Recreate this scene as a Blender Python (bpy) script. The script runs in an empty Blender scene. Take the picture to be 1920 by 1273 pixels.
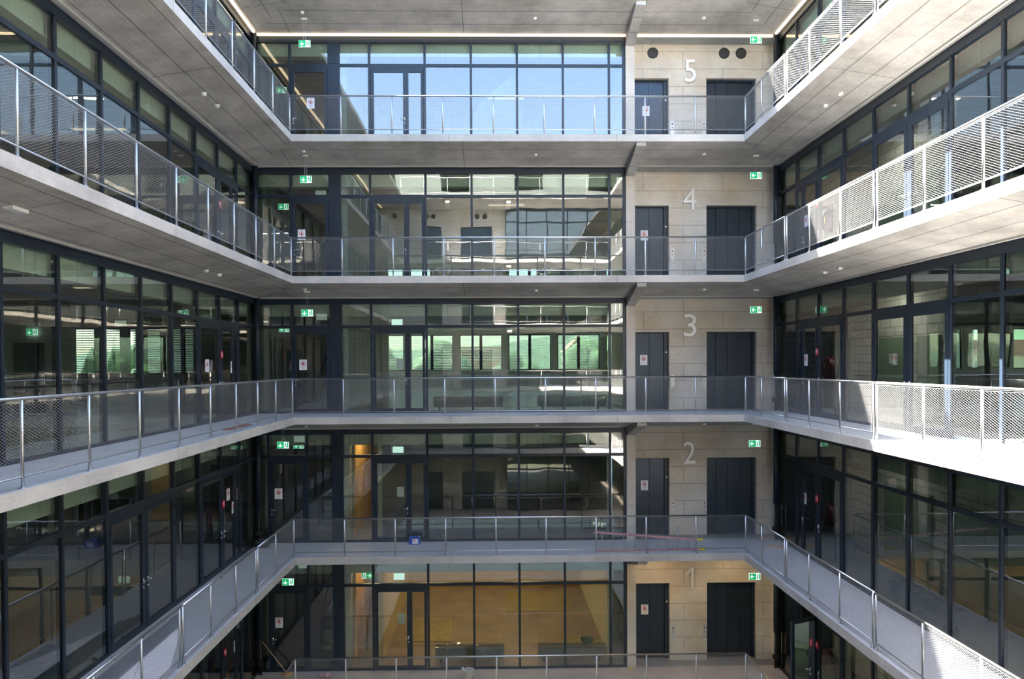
import bpy, math, random
from mathutils import Vector, Matrix
random.seed(7)
S = bpy.context.scene
COL = S.collection
PI = math.pi

# ------------------------------------------------------------------ camera
cam_d = bpy.data.cameras.new('camera')
cam = bpy.data.objects.new('camera', cam_d); COL.objects.link(cam)
def _rot(yaw, pitch, roll):
    return Matrix.Rotation(yaw, 3, 'Z') @ Matrix.Rotation(pitch, 3, 'X') @ Matrix.Rotation(roll, 3, 'Y')
R = _rot(-0.0186, -0.0151, 0.0055)
M3 = Matrix((R.col[0], R.col[2], -R.col[1])).transposed()
cam.matrix_world = Matrix.Translation((0, 0, 1.5174)) @ M3.to_4x4()
cam_d.sensor_width = 36; cam_d.lens = 1354.28 / 1920 * 36
cam_d.shift_x = (960 - 952.42) / 1920; cam_d.shift_y = (703.25 - 636.5) / 1920
cam_d.clip_start = 0.05; cam_d.clip_end = 2000
S.camera = cam

# ------------------------------------------------------------------ light and exposure
SUN_DIR = Vector((-0.71, 0.585, 1.0)).normalized()      # towards the sun
SUN_STRENGTH = 26.5
SKY_STRENGTH = 0.30
sun_d = bpy.data.lights.new('sun', 'SUN'); sun_d.energy = SUN_STRENGTH; sun_d.angle = math.radians(0.53)
sun_d.color = (1.0, 0.955, 0.88)
sun = bpy.data.objects.new('sun', sun_d); COL.objects.link(sun)
sun.rotation_euler = (-SUN_DIR).to_track_quat('-Z', 'Y').to_euler(); sun.location = (0, 8, 40)
W = bpy.data.worlds.new('sky'); S.world = W; W.use_nodes = True
nt = W.node_tree; nt.nodes.clear()
sky = nt.nodes.new('ShaderNodeTexSky'); sky.sky_type = 'NISHITA'; sky.sun_disc = False
sky.sun_elevation = math.asin(SUN_DIR.z); sky.sun_rotation = math.atan2(SUN_DIR.x, SUN_DIR.y)
sky.air_density = 1.1; sky.dust_density = 1.8; sky.ozone_density = 1.3; sky.altitude = 300
bgn = nt.nodes.new('ShaderNodeBackground'); bgn.inputs[1].default_value = SKY_STRENGTH
outn = nt.nodes.new('ShaderNodeOutputWorld')
nt.links.new(sky.outputs[0], bgn.inputs[0]); nt.links.new(bgn.outputs[0], outn.inputs[0])
S.view_settings.view_transform = 'Standard'; S.view_settings.look = 'None'
S.view_settings.exposure = 2.3; S.view_settings.gamma = 1; S.view_settings.use_curve_mapping = False
S.cycles.max_bounces = 10; S.cycles.diffuse_bounces = 5; S.cycles.glossy_bounces = 5
S.cycles.transparent_max_bounces = 24; S.cycles.transmission_bounces = 4
S.cycles.sample_clamp_indirect = 12.0

# ------------------------------------------------------------------ dimensions (metres), read off the perspective
H = 4.1
XI0, XI1, YI1, YI0 = -5.829, 7.336, 21.084, -0.30      # edges of the open court
XO0, XO1, YO1, YO0 = -7.523, 9.027, 22.923, -2.10      # facade planes
T_EDGE, T_IN = 0.205, 0.485                            # slab thickness at the edge and at the facade
BX0, BX1, BY0, BY1 = -22.0, 30.0, -14.0, 45.0          # outside walls of the building
WALL_Y = 23.4                                          # lift wall
def zl(n): return (n - 3) * H

# ------------------------------------------------------------------ materials
def newmat(name):
    m = bpy.data.materials.new(name); m.use_nodes = True
    t = m.node_tree; b = t.nodes['Principled BSDF']
    return m, t, b
def mat(name, col, rough=0.6, metal=0.0, var=0.0, vscale=3.0, bump=0.0, emit=None, es=1.0, spec=None):
    m, t, b = newmat(name)
    b.inputs['Roughness'].default_value = rough; b.inputs['Metallic'].default_value = metal
    if spec is not None: b.inputs['Specular IOR Level'].default_value = spec
    if emit:
        b.inputs['Emission Color'].default_value = (*emit, 1); b.inputs['Emission Strength'].default_value = es
    g = t.nodes.new('ShaderNodeNewGeometry'); n = t.nodes.new('ShaderNodeTexNoise')
    n.inputs['Scale'].default_value = vscale; n.inputs['Detail'].default_value = 5
    t.links.new(g.outputs['Position'], n.inputs['Vector'])
    r = t.nodes.new('ShaderNodeValToRGB')
    lo = [max(0, c * (1 - var)) for c in col]; hi = [min(1, c * (1 + var)) for c in col]
    r.color_ramp.elements[0].position = 0.3; r.color_ramp.elements[0].color = (*lo, 1)
    r.color_ramp.elements[1].position = 0.7; r.color_ramp.elements[1].color = (*hi, 1)
    t.links.new(n.outputs['Fac'], r.inputs[0]); t.links.new(r.outputs[0], b.inputs['Base Color'])
    if bump:
        bp = t.nodes.new('ShaderNodeBump'); bp.inputs['Strength'].default_value = bump; bp.inputs['Distance'].default_value = 0.01
        t.links.new(n.outputs['Fac'], bp.inputs['Height']); t.links.new(bp.outputs[0], b.inputs['Normal'])
    return m
def concrete(name, col, axes='XZ', bw=2.4, rh=0.55, off=(0, 0), line=0.35, board=0.10, mott=0.14, rough=0.85, warm=None, offset=0.5):
    """cast concrete: formwork sheets with fine joints, board grain, clouds and stains; axes say which way the sheets run"""
    m, t, b = newmat(name); L = t.links.new; N = t.nodes.new
    b.inputs['Roughness'].default_value = rough; b.inputs['Specular IOR Level'].default_value = 0.25
    g = N('ShaderNodeNewGeometry'); s = N('ShaderNodeSeparateXYZ'); L(g.outputs['Position'], s.inputs[0])
    c = N('ShaderNodeCombineXYZ')
    for i, a in enumerate(axes):
        ad = N('ShaderNodeMath'); ad.operation = 'ADD'; ad.inputs[1].default_value = off[i]
        L(s.outputs[a], ad.inputs[0]); L(ad.outputs[0], c.inputs[i])
    br = N('ShaderNodeTexBrick'); br.offset = offset; br.inputs['Scale'].default_value = 1
    br.inputs['Brick Width'].default_value = bw; br.inputs['Row Height'].default_value = rh
    br.inputs['Mortar Size'].default_value = 0.012; br.inputs['Mortar Smooth'].default_value = 0.1; br.inputs['Bias'].default_value = 0
    br.inputs['Color1'].default_value = (1, 1, 1, 1); br.inputs['Color2'].default_value = (0.95, 0.95, 0.95, 1)
    br.inputs['Mortar'].default_value = (1 - line,) * 3 + (1,)
    L(c.outputs[0], br.inputs['Vector'])
    n1 = N('ShaderNodeTexNoise'); n1.inputs['Scale'].default_value = 0.7; n1.inputs['Detail'].default_value = 8; n1.inputs['Roughness'].default_value = 0.65
    L(g.outputs['Position'], n1.inputs['Vector'])
    mp = N('ShaderNodeMapping'); mp.inputs['Scale'].default_value = (1.2, 30, 1); L(c.outputs[0], mp.inputs[0])
    n2 = N('ShaderNodeTexNoise'); n2.inputs['Scale'].default_value = 1; n2.inputs['Detail'].default_value = 4; L(mp.outputs[0], n2.inputs['Vector'])
    n3 = N('ShaderNodeTexNoise'); n3.inputs['Scale'].default_value = 22; n3.inputs['Detail'].default_value = 4; L(g.outputs['Position'], n3.inputs['Vector'])
    def rng(src, lo, hi, a=0.3, z=0.7):
        r = N('ShaderNodeMapRange'); r.inputs[1].default_value = a; r.inputs[2].default_value = z
        r.inputs[3].default_value = lo; r.inputs[4].default_value = hi; L(src, r.inputs[0]); return r.outputs[0]
    def mul(a, bb):
        q = N('ShaderNodeMath'); q.operation = 'MULTIPLY'; L(a, q.inputs[0]); L(bb, q.inputs[1]); return q.outputs[0]
    v = mul(mul(rng(n1.outputs['Fac'], 1 - mott, 1 + mott), rng(n2.outputs['Fac'], 1 - board, 1 + board)), rng(n3.outputs['Fac'], 0.93, 1.07))
    mx = N('ShaderNodeMixRGB'); mx.blend_type = 'MIX'
    mx.inputs[1].default_value = (*col, 1); mx.inputs[2].default_value = (*(warm or col), 1)
    n4 = N('ShaderNodeTexNoise'); n4.inputs['Scale'].default_value = 0.9; n4.inputs['Detail'].default_value = 6
    L(c.outputs[0], n4.inputs['Vector']); L(rng(n4.outputs['Fac'], 0, 1, 0.45, 0.7), mx.inputs[0])
    m1 = N('ShaderNodeMixRGB'); m1.blend_type = 'MULTIPLY'; m1.inputs[0].default_value = 1; L(mx.outputs[0], m1.inputs[1]); L(br.outputs['Color'], m1.inputs[2])
    vm = N('ShaderNodeVectorMath'); vm.operation = 'SCALE'; L(m1.outputs[0], vm.inputs[0]); L(v, vm.inputs['Scale'])
    L(vm.outputs[0], b.inputs['Base Color'])
    bp = N('ShaderNodeBump'); bp.inputs['Strength'].default_value = 0.25; bp.inputs['Distance'].default_value = 0.006
    L(v, bp.inputs['Height']); L(bp.outputs[0], b.inputs['Normal'])
    return m
def glass(name, tint, refl, wave=0.002, dirt=0.0):
    m, t, b = newmat(name); L = t.links.new; N = t.nodes.new
    t.nodes.remove(b); out = t.nodes['Material Output']
    tr = N('ShaderNodeBsdfTransparent'); tr.inputs[0].default_value = (*tint, 1)
    gl = N('ShaderNodeBsdfGlossy'); gl.inputs['Roughness'].default_value = 0.0; gl.inputs[0].default_value = (1.0, 0.985, 0.94, 1)
    g = N('ShaderNodeNewGeometry'); n = N('ShaderNodeTexNoise'); n.inputs['Scale'].default_value = 0.9; n.inputs['Detail'].default_value = 1.5
    L(g.outputs['Position'], n.inputs['Vector'])
    bp = N('ShaderNodeBump'); bp.inputs['Strength'].default_value = 1; bp.inputs['Distance'].default_value = wave
    L(n.outputs['Fac'], bp.inputs['Height']); L(bp.outputs[0], gl.inputs['Normal'])
    fr = N('ShaderNodeFresnel'); fr.inputs[0].default_value = 1.5
    mr = N('ShaderNodeMapRange'); mr.inputs[1].default_value = 0.04; mr.inputs[2].default_value = 1; mr.inputs[3].default_value = refl; mr.inputs[4].default_value = 1
    L(fr.outputs[0], mr.inputs[0])
    mx = N('ShaderNodeMixShader'); L(mr.outputs[0], mx.inputs[0]); L(tr.outputs[0], mx.inputs[1]); L(gl.outputs[0], mx.inputs[2])
    L(mx.outputs[0], out.inputs[0])
    return m

C_WALL = concrete('lift_wall_concrete', (0.58, 0.53, 0.46), 'XZ', bw=2.6, rh=0.56, off=(0.35, 0.17), warm=(0.56, 0.465, 0.355), mott=0.2, board=0.05, line=0.38)
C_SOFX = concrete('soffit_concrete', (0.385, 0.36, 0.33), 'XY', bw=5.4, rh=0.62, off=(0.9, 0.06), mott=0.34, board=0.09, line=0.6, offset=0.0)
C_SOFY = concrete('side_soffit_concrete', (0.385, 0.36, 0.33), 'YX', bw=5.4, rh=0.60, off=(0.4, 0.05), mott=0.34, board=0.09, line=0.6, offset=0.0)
C_FASX = concrete('slab_edge_concrete', (0.46, 0.428, 0.385), 'XZ', bw=4.9, rh=8.2, off=(1.3, 0.3), mott=0.22, board=0.04, line=0.3, offset=0.0)
C_FASY = concrete('side_slab_edge_concrete', (0.46, 0.428, 0.385), 'YZ', bw=4.9, rh=8.2, off=(1.3, 0.3), mott=0.22, board=0.04, line=0.3, offset=0.0)
C_DECK = mat('walkway_coating', (0.42, 0.425, 0.43), 0.55, var=0.07, vscale=1.4)
C_DECK1 = mat('dusty_walkway_coating', (0.44, 0.38, 0.33), 0.6, var=0.12, vscale=1.8)
C_COL = concrete('column_concrete', (0.55, 0.50, 0.44), 'XZ', bw=9, rh=9, off=(4, 3), warm=(0.47, 0.42, 0.36), mott=0.1)
C_INT = concrete('interior_concrete', (0.47, 0.49, 0.45), 'XZ', bw=2.4, rh=1.2, mott=0.12)
C_INTY = concrete('interior_side_concrete', (0.47, 0.49, 0.45), 'YZ', bw=2.4, rh=1.2, mott=0.12)
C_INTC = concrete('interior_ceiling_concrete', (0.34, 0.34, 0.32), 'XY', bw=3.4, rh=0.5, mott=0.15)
M_SCREED = mat('interior_screed', (0.22, 0.225, 0.225), 0.35, var=0.08, vscale=0.8)
M_FRAME = mat('anthracite_frame_metal', (0.011, 0.020, 0.034), 0.38, metal=0.1, var=0.06, vscale=2)
M_LIFT = mat('anthracite_door_metal', (0.035, 0.048, 0.066), 0.32, metal=0.6, var=0.05, vscale=2)
M_DARK = mat('black_rubber', (0.012, 0.012, 0.013), 0.6)
M_STEEL = mat('brushed_stainless_steel', (0.60, 0.59, 0.58), 0.38, metal=1.0, var=0.06, vscale=30)
M_WIRE = mat('stainless_wire', (0.36, 0.36, 0.355), 0.5, metal=0.3, var=0.03)
M_CHROME = mat('satin_chrome', (0.75, 0.75, 0.74), 0.22, metal=1.0)
M_ALU = mat('number_aluminium', (0.74, 0.73, 0.71), 0.4, metal=0.25, var=0.03)
M_GLASS = glass('coated_glass', (0.74, 0.86, 0.81), 0.19, 0.0022)
M_GLASSD = glass('tinted_outer_pane', (0.19, 0.25, 0.23), 0.08, 0.0005)
M_WHITE = mat('white_paper', (0.78, 0.78, 0.80), 0.7)
M_RED = mat('sign_red', (0.62, 0.03, 0.04), 0.5)
M_INK = mat('dark_ink', (0.10, 0.012, 0.02), 0.6)
M_GREY = mat('grey_print', (0.30, 0.29, 0.33), 0.7)
M_EGREEN = mat('lit_green', (0.0, 0.35, 0.12), 0.4, emit=(0.0, 0.40, 0.13), es=0.17)
M_EWHITE = mat('lit_white', (0.8, 0.9, 0.85), 0.4, emit=(0.70, 1.0, 0.88), es=0.2)
M_EFIG = mat('sign_figure_green', (0.0, 0.12, 0.05), 0.5)
M_ERED = mat('glowing_red_sign', (0.45, 0.01, 0.03), 0.4, emit=(0.8, 0.0, 0.04), es=0.02)
M_LED = mat('warm_led', (1, 0.85, 0.6), 0.5, emit=(1.0, 0.78, 0.50), es=0.6)
M_TRACK = mat('unlit_light_strip', (0.40, 0.39, 0.36), 0.5)
M_PLAST = mat('white_plastic', (0.75, 0.75, 0.73), 0.45)
M_WOOD = mat('birch_boarding', (0.62, 0.38, 0.13), 0.5, var=0.25, vscale=1.3)
M_PLANK = mat('raw_timber', (0.50, 0.33, 0.18), 0.7, var=0.2, vscale=6)
M_FLOORW = mat('brown_room_floor', (0.30, 0.20, 0.115), 0.38, var=0.3, vscale=1.1)
M_TAN = mat('ochre_wall', (0.58, 0.43, 0.22), 0.7, var=0.06)
M_CREAM = mat('cream_wall', (0.62, 0.56, 0.42), 0.7, var=0.05)
M_SAGE = mat('sage_green_door', (0.22, 0.29, 0.20), 0.5, var=0.04)
M_BLOCK = concrete('white_blockwork', (0.55, 0.53, 0.48), 'YZ', bw=0.5, rh=0.25, line=0.6, board=0.02, mott=0.06)
M_REEL = mat('hose_reel_red', (0.09, 0.008, 0.016), 0.35)
M_BLUE = mat('blue_canister_plastic', (0.01, 0.07, 0.38), 0.4)
M_YEL = mat('yellow_plastic', (0.75, 0.62, 0.02), 0.45)
M_ORYEL = mat('orange_yellow_bristle', (0.75, 0.38, 0.02), 0.7)
M_PINK = mat('worn_red_paint', (0.52, 0.25, 0.26), 0.55, var=0.3, vscale=14)
M_RUNG = mat('dull_aluminium', (0.34, 0.33, 0.28), 0.5, metal=0.5)
M_BOARD = mat('plaster_board', (0.84, 0.78, 0.78), 0.7, var=0.05, vscale=2)
M_GREYBAG = mat('black_bin_liner', (0.03, 0.035, 0.045), 0.35)
M_DIRTY = mat('dirty_white_plastic', (0.50, 0.47, 0.42), 0.6, var=0.3, vscale=18)
M_BENCH = mat('bench_teal_grey', (0.05, 0.085, 0.10), 0.5)
M_FILM = glass('protective_film', (0.8, 0.86, 0.86), 0.12, 0.02)
M_CABLE = mat('orange_cable', (0.72, 0.20, 0.04), 0.5)
M_RUST = mat('rust_red_board', (0.30, 0.12, 0.09), 0.7, var=0.1)
M_TRASH = mat('crumpled_print', (0.60, 0.36, 0.32), 0.7, var=0.6, vscale=20)
M_SLAT = mat('blind_slat', (0.62, 0.62, 0.60), 0.5)
M_HILL = mat('wooded_hill', (0.032, 0.060, 0.026), 0.9, var=0.7, vscale=0.12)
M_LEAF = mat('tree_leaves', (0.06, 0.10, 0.022), 0.8, var=0.6, vscale=1.0)
M_GROUND = mat('ground_outside', (0.13, 0.14, 0.09), 0.9, var=0.2, vscale=0.2)
M_BEIGE = mat('beige_render', (0.66, 0.52, 0.33), 0.8)
M_REDB = mat('red_render', (0.52, 0.16, 0.12), 0.8)
M_ROOF = mat('tile_roof', (0.35, 0.14, 0.09), 0.8)

# ------------------------------------------------------------------ mesh helpers
class MB:
    def __init__(s): s.v = []; s.f = []; s.m = []
    def face(s, pts, mi=0):
        b = len(s.v); s.v += [tuple(p) for p in pts]; s.f.append(tuple(range(b, b + len(pts)))); s.m.append(mi); return s
    def box(s, x0, x1, y0, y1, z0, z1, mi=0):
        b = len(s.v)
        s.v += [(x0, y0, z0), (x1, y0, z0), (x1, y1, z0), (x0, y1, z0), (x0, y0, z1), (x1, y0, z1), (x1, y1, z1), (x0, y1, z1)]
        for q in ((0, 3, 2, 1), (4, 5, 6, 7), (0, 1, 5, 4), (1, 2, 6, 5), (2, 3, 7, 6), (3, 0, 4, 7)):
            s.f.append(tuple(b + i for i in q)); s.m.append(mi)
        return s
    def tube(s, p0, p1, r, n=10, mi=0, r1=None, cap=True):
        p0 = Vector(p0); p1 = Vector(p1); d = (p1 - p0).normalized(); r1 = r if r1 is None else r1
        a = d.orthogonal().normalized(); c = d.cross(a); b = len(s.v)
        for p, rr in ((p0, r), (p1, r1)):
            for i in range(n):
                t = 2 * PI * i / n; s.v.append(tuple(p + (a * math.cos(t) + c * math.sin(t)) * rr))
        for i in range(n):
            j = (i + 1) % n; s.f.append((b + i, b + j, b + n + j, b + n + i)); s.m.append(mi)
        if cap:
            s.f.append(tuple(b + i for i in reversed(range(n)))); s.m.append(mi)
            s.f.append(tuple(b + n + i for i in range(n))); s.m.append(mi)
        return s
    def lathe(s, prof, n=20, mi=0, c=(0, 0, 0), axis='Z'):
        b = len(s.v)
        for r, h in prof:
            for i in range(n):
                t = 2 * PI * i / n; x, y = r * math.cos(t), r * math.sin(t)
                p = (x, y, h) if axis == 'Z' else ((x, h, y) if axis == 'Y' else (h, x, y))
                s.v.append((p[0] + c[0], p[1] + c[1], p[2] + c[2]))
        for k in range(len(prof) - 1):
            for i in range(n):
                j = (i + 1) % n; s.f.append((b + k * n + i, b + k * n + j, b + (k + 1) * n + j, b + (k + 1) * n + i)); s.m.append(mi)
        s.f.append(tuple(b + i for i in range(n))); s.m.append(mi)
        s.f.append(tuple(b + (len(prof) - 1) * n + i for i in range(n))); s.m.append(mi)
        return s
    def prism(s, pts, y0, y1, mi=0):
        """outline in x,z extruded along y"""
        n = len(pts); b = len(s.v)
        s.v += [(p[0], y0, p[1]) for p in pts] + [(p[0], y1, p[1]) for p in pts]
        s.f.append(tuple(b + i for i in range(n))); s.m.append(mi)
        s.f.append(tuple(b + n + i for i in reversed(range(n)))); s.m.append(mi)
        for i in range(n):
            j = (i + 1) % n; s.f.append((b + j, b + i, b + n + i, b + n + j)); s.m.append(mi)
        return s
    def mesh(s, name, mats, smooth=False):
        me = bpy.data.meshes.new(name); me.from_pydata(s.v, [], s.f)
        for m in (mats if isinstance(mats, (list, tuple)) else [mats]): me.materials.append(m)
        for p, mi in zip(me.polygons, s.m): p.material_index = mi; p.use_smooth = smooth and len(p.vertices) == 4
        me.update(); return me
    def build(s, name, mats, parent=None, smooth=False): return link(name, s.mesh(name, mats, smooth), parent)
def link(name, me, parent=None):
    o = bpy.data.objects.new(name, me); COL.objects.link(o)
    if parent is not None: o.parent = parent
    return o
def empty(name, loc=(0, 0, 0), rz=0):
    o = bpy.data.objects.new(name, None); COL.objects.link(o); o.location = loc; o.rotation_euler = (0, 0, rz); o.empty_display_size = 0.1
    return o
def tag(o, label=None, cat=None, group=None, kind=None):
    if label: o['label'] = label
    if cat: o['category'] = cat
    if group: o['group'] = group
    if kind: o['kind'] = kind
    return o
def struct(name, label, mb, mats, cat='wall'): return tag(mb.build(name, mats), label, cat, kind='structure')
def dup(root, loc=None, rz=None, label=None, group=None):
    r = root.copy(); COL.objects.link(r)
    if loc is not None: r.location = loc
    if rz is not None: r.rotation_euler = (0, 0, rz)
    if label: r['label'] = label
    if group: r['group'] = group
    for ch in root.children:
        c = ch.copy(); COL.objects.link(c); c.parent = r
        for g in ch.children:
            d = g.copy(); COL.objects.link(d); d.parent = c
    return r
CACHE = {}
def cached(key, fn):
    if key not in CACHE: CACHE[key] = fn()
    return CACHE[key]
NUM = {}
def num(k): NUM[k] = NUM.get(k, 0) + 1; return '%s_%d' % (k, NUM[k])
ORD = ['', 'first', 'second', 'third', 'fourth', 'fifth', 'sixth', 'seventh', 'eighth', 'ninth', 'tenth', 'eleventh', 'twelfth', 'thirteenth', 'fourteenth', 'fifteenth', 'sixteenth', 'seventeenth', 'eighteenth']
LV = {5: 'level five', 4: 'level four', 3: 'level three', 2: 'level two', 1: 'level one', 6: 'roof level', 0: 'the lowest level'}

# ------------------------------------------------------------------ slabs of the walkways (open ring) and of the rooms
def ring_slab(n):
    z = zl(n); mb = MB(); e = T_EDGE; q = T_IN
    I = [(XI0, YI0), (XI1, YI0), (XI1, YI1), (XI0, YI1)]; O = [(XO0, YO0), (XO1, YO0), (XO1, YO1), (XO0, YO1)]
    for k in range(4):
        a, b = I[k], I[(k + 1) % 4]; c, d = O[(k + 1) % 4], O[k]; side = k in (1, 3)
        mb.face([(*d, z), (*c, z), (*b, z), (*a, z)][::1], 0)
        mb.face([(*b, z), (*b, z - e), (*a, z - e), (*a, z)], 2 if side else 1)
        # drip groove: thin lip, then soffit sloping down to the facade
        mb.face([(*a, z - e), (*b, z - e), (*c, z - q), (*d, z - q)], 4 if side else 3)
        mb.face([(*c, z), (*d, z), (*d, z - q), (*c, z - q)], 1)
    names = {6: 'concrete roof slab ring around the court', 0: 'lowest walkway ring under level one'}
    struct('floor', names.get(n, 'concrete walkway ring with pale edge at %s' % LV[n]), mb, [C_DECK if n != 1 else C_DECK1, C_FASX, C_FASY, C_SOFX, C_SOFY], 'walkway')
    mb = MB(); z0 = z - q
    g = 0.002
    mb.box(XO0 + g, 4.15, YO1 + g, BY1, z0, z, 0); mb.box(4.15, XO1 - g, YO1 + g, BY1, z0, z, 0)
    mb.box(BX0, XO0 - g, BY0, BY1, z0, z, 0); mb.box(XO1 + g, BX1, BY0, BY1, z0, z, 0); mb.box(XO0 + g, XO1 - g, BY0, YO0 - g, z0, z, 0)
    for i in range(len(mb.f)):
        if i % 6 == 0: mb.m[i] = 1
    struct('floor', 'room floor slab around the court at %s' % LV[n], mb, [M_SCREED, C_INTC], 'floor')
for n in range(0, 7): ring_slab(n)
struct('ground', 'ground around the building', MB().box(-700, 700, -300, 900, -14.5, -12.9), M_GROUND, 'ground')

# ------------------------------------------------------------------ facades
FR = {'back': (0, (1, 0, 0)), 'left': (PI / 2, None), 'right': (-PI / 2, None), 'near': (PI, None)}
def place(side, u, n, dy=0.0):
    """u runs along the facade: x on back and near, y on the sides; local y points away from the court"""
    z = zl(n)
    if side == 'back': return (u, YO1 + dy, z), 0
    if side == 'near': return (u, YO0 - dy, z), PI
    if side == 'left': return (XO0 - dy, u, z), PI / 2
    return (XO1 + dy, u, z), -PI / 2
ZT0, ZT1, ZH, ZC = 2.68, 2.77, 3.43, 3.614
def frame_mesh(w, kind):
    mb = MB(); m = 0.036
    mb.box(-m, m, -0.03, 0.09, 0, ZH)
    mb.box(m, w - m, -0.028, 0.07, ZT0, ZT1)
    mb.box(-m, w - m, -0.05, 0.09, ZH, ZC)
    if kind == 'win': mb.box(m, w - m, -0.028, 0.07, 0, 0.065)
    if kind == 'door':
        mb.box(m, w - m, -0.026, 0.07, 2.60, ZT0); mb.box(m, w - m, -0.026, 0.07, 0, 0.02)
    if kind == 'panel': mb.box(m, w - m, -0.04, 0.06, 0.0, ZT0); mb.box(m, w - m, -0.04, 0.06, ZT1, ZH)
    return mb.mesh('frame', M_FRAME)
def pane_mesh(x0, x1, z0, z1, y=0.0): return MB().face([(x0, y, z0), (x1, y, z0), (x1, y, z1), (x0, y, z1)]).mesh('pane', M_GLASS)
def leaf(root, x0, x1, hinge_left=True, angle=0.0, handle=True, z1=2.60):
    """glazed door leaf between x0 and x1 of the bay; its origin is the hinge"""
    w = x1 - x0; s = 0.095 if w > 0.8 else 0.075
    def mk():
        mb = MB(); mb.box(0, s, -0.035, 0.03, 0.02, z1); mb.box(w - s, w, -0.035, 0.03, 0.02, z1)
        mb.box(s, w - s, -0.035, 0.03, 0.02, 0.14); mb.box(s, w - s, -0.035, 0.03, z1 - 0.10, z1)
        hx = -0.012 if hinge_left else w
        for hz in (0.3, 1.9, 2.3): mb.box(hx, hx + 0.012, -0.05, -0.02, hz, hz + 0.12)
        return mb.mesh('door_leaf', M_FRAME)
    lf = link('door_leaf', cached(('leaf', round(w, 3), hinge_left, z1), mk), root)
    lf.location = (x0, 0, 0)
    if angle:
        lf.rotation_euler = (0, 0, angle)
    link('pane', cached(('lp', round(w, 3), z1), lambda: pane_mesh(s, w - s, 0.14, z1 - 0.10, -0.01)), lf)
    if handle:
        hx = w - 0.05 if hinge_left else 0.05; d = -1 if hinge_left else 1
        def hm():
            mb = MB(); mb.box(hx - 0.018, hx + 0.018, -0.046, -0.035, 0.98, 1.10); mb.box(hx - 0.016, hx + 0.016, -0.046, -0.035, 0.88, 0.94)
            mb.tube((hx, -0.04, 1.05), (hx, -0.095, 1.05), 0.011, 8); mb.tube((hx, -0.09, 1.05), (hx + d * 0.13, -0.09, 1.05), 0.011, 8)
            return mb.mesh('handle', M_CHROME, True)
        link('handle', cached(('hd', round(w, 3), hinge_left), hm), lf)
    return lf
def bay(side, n, u, w, kind, label, leaves=None):
    """one glazed bay: frame, upper light, lower light or door leaves"""
    loc, rz = place(side, u, n); isd = kind == 'door'
    o = tag(empty(num('door' if isd else 'window'), loc, rz), label, 'door' if isd else ('panel' if kind == 'panel' else 'window'), kind='structure')
    link('frame', cached(('fr', round(w, 3), kind), lambda: frame_mesh(w, kind)), o)
    if kind == 'panel': return o
    link('upper_pane', cached(('up', round(w, 3)), lambda: pane_mesh(0.036, w - 0.036, ZT1, ZH)), o)
    if kind == 'win': link('lower_pane', cached(('lo', round(w, 3)), lambda: pane_mesh(0.036, w - 0.036, 0.065, ZT0)), o)
    else:
        for L in leaves: leaf(o, *L)
    return o
# back facade
for n in range(1, 6):
    lv = LV[n]
    if n >= 3: bays = [(-7.47, -6.37, 'win', 'narrow glazed bay beside the left corner'), (-6.37, -5.15, 'door', 'single glazed door beside the left corner'), (-5.15, -4.84, 'panel', 'dark solid panel')]
    else: bays = [(-7.47, -7.16, 'win', 'thin sidelight beside the left corner'), (-7.16, -5.94, 'door', 'single glazed door beside the left corner'), (-5.94, -5.13, 'win', 'narrow glazed bay showing the stairs'), (-5.13, -4.84, 'panel', 'dark solid panel')]
    bays += [(-4.84, -3.885, 'win', 'glazed bay left of the double door'), (-3.885, -2.145, 'door', 'unequal double glass door'), (-2.145, -0.69, 'win', 'glazed bay right of the double door')]
    xs = [-0.69, 0.76, 2.21, 3.67, 4.13]
    for i in range(4): bays.append((xs[i], xs[i + 1], 'win', ['third glazed bay from the concrete column', 'second full glazed bay from the concrete column', 'wide glazed bay nearest the concrete column', 'slim glazed strip against the concrete column'][i]))
    for x0, x1, k, d in bays:
        w = x1 - x0; lab = '%s in the far facade on %s' % (d, lv); lvs = None
        if k == 'door': lvs = [(0.05, w - 0.05, False)] if w < 1.5 else [(0.05, 1.155, True), (1.155, w - 0.05, False, 0, False)]
        bay('back', n, x0, w, k, lab, lvs)
    mb = MB(); mb.box(4.09, 4.172, YO1 - 0.03, YO1 + 0.10, zl(n), zl(n) + ZC); mb.box(-7.52, -7.47, YO1 - 0.03, YO1 + 0.1, zl(n), zl(n) + ZC)
    struct(num('trim'), 'dark end posts of the far facade on %s' % lv, mb, M_FRAME, 'frame')
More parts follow.
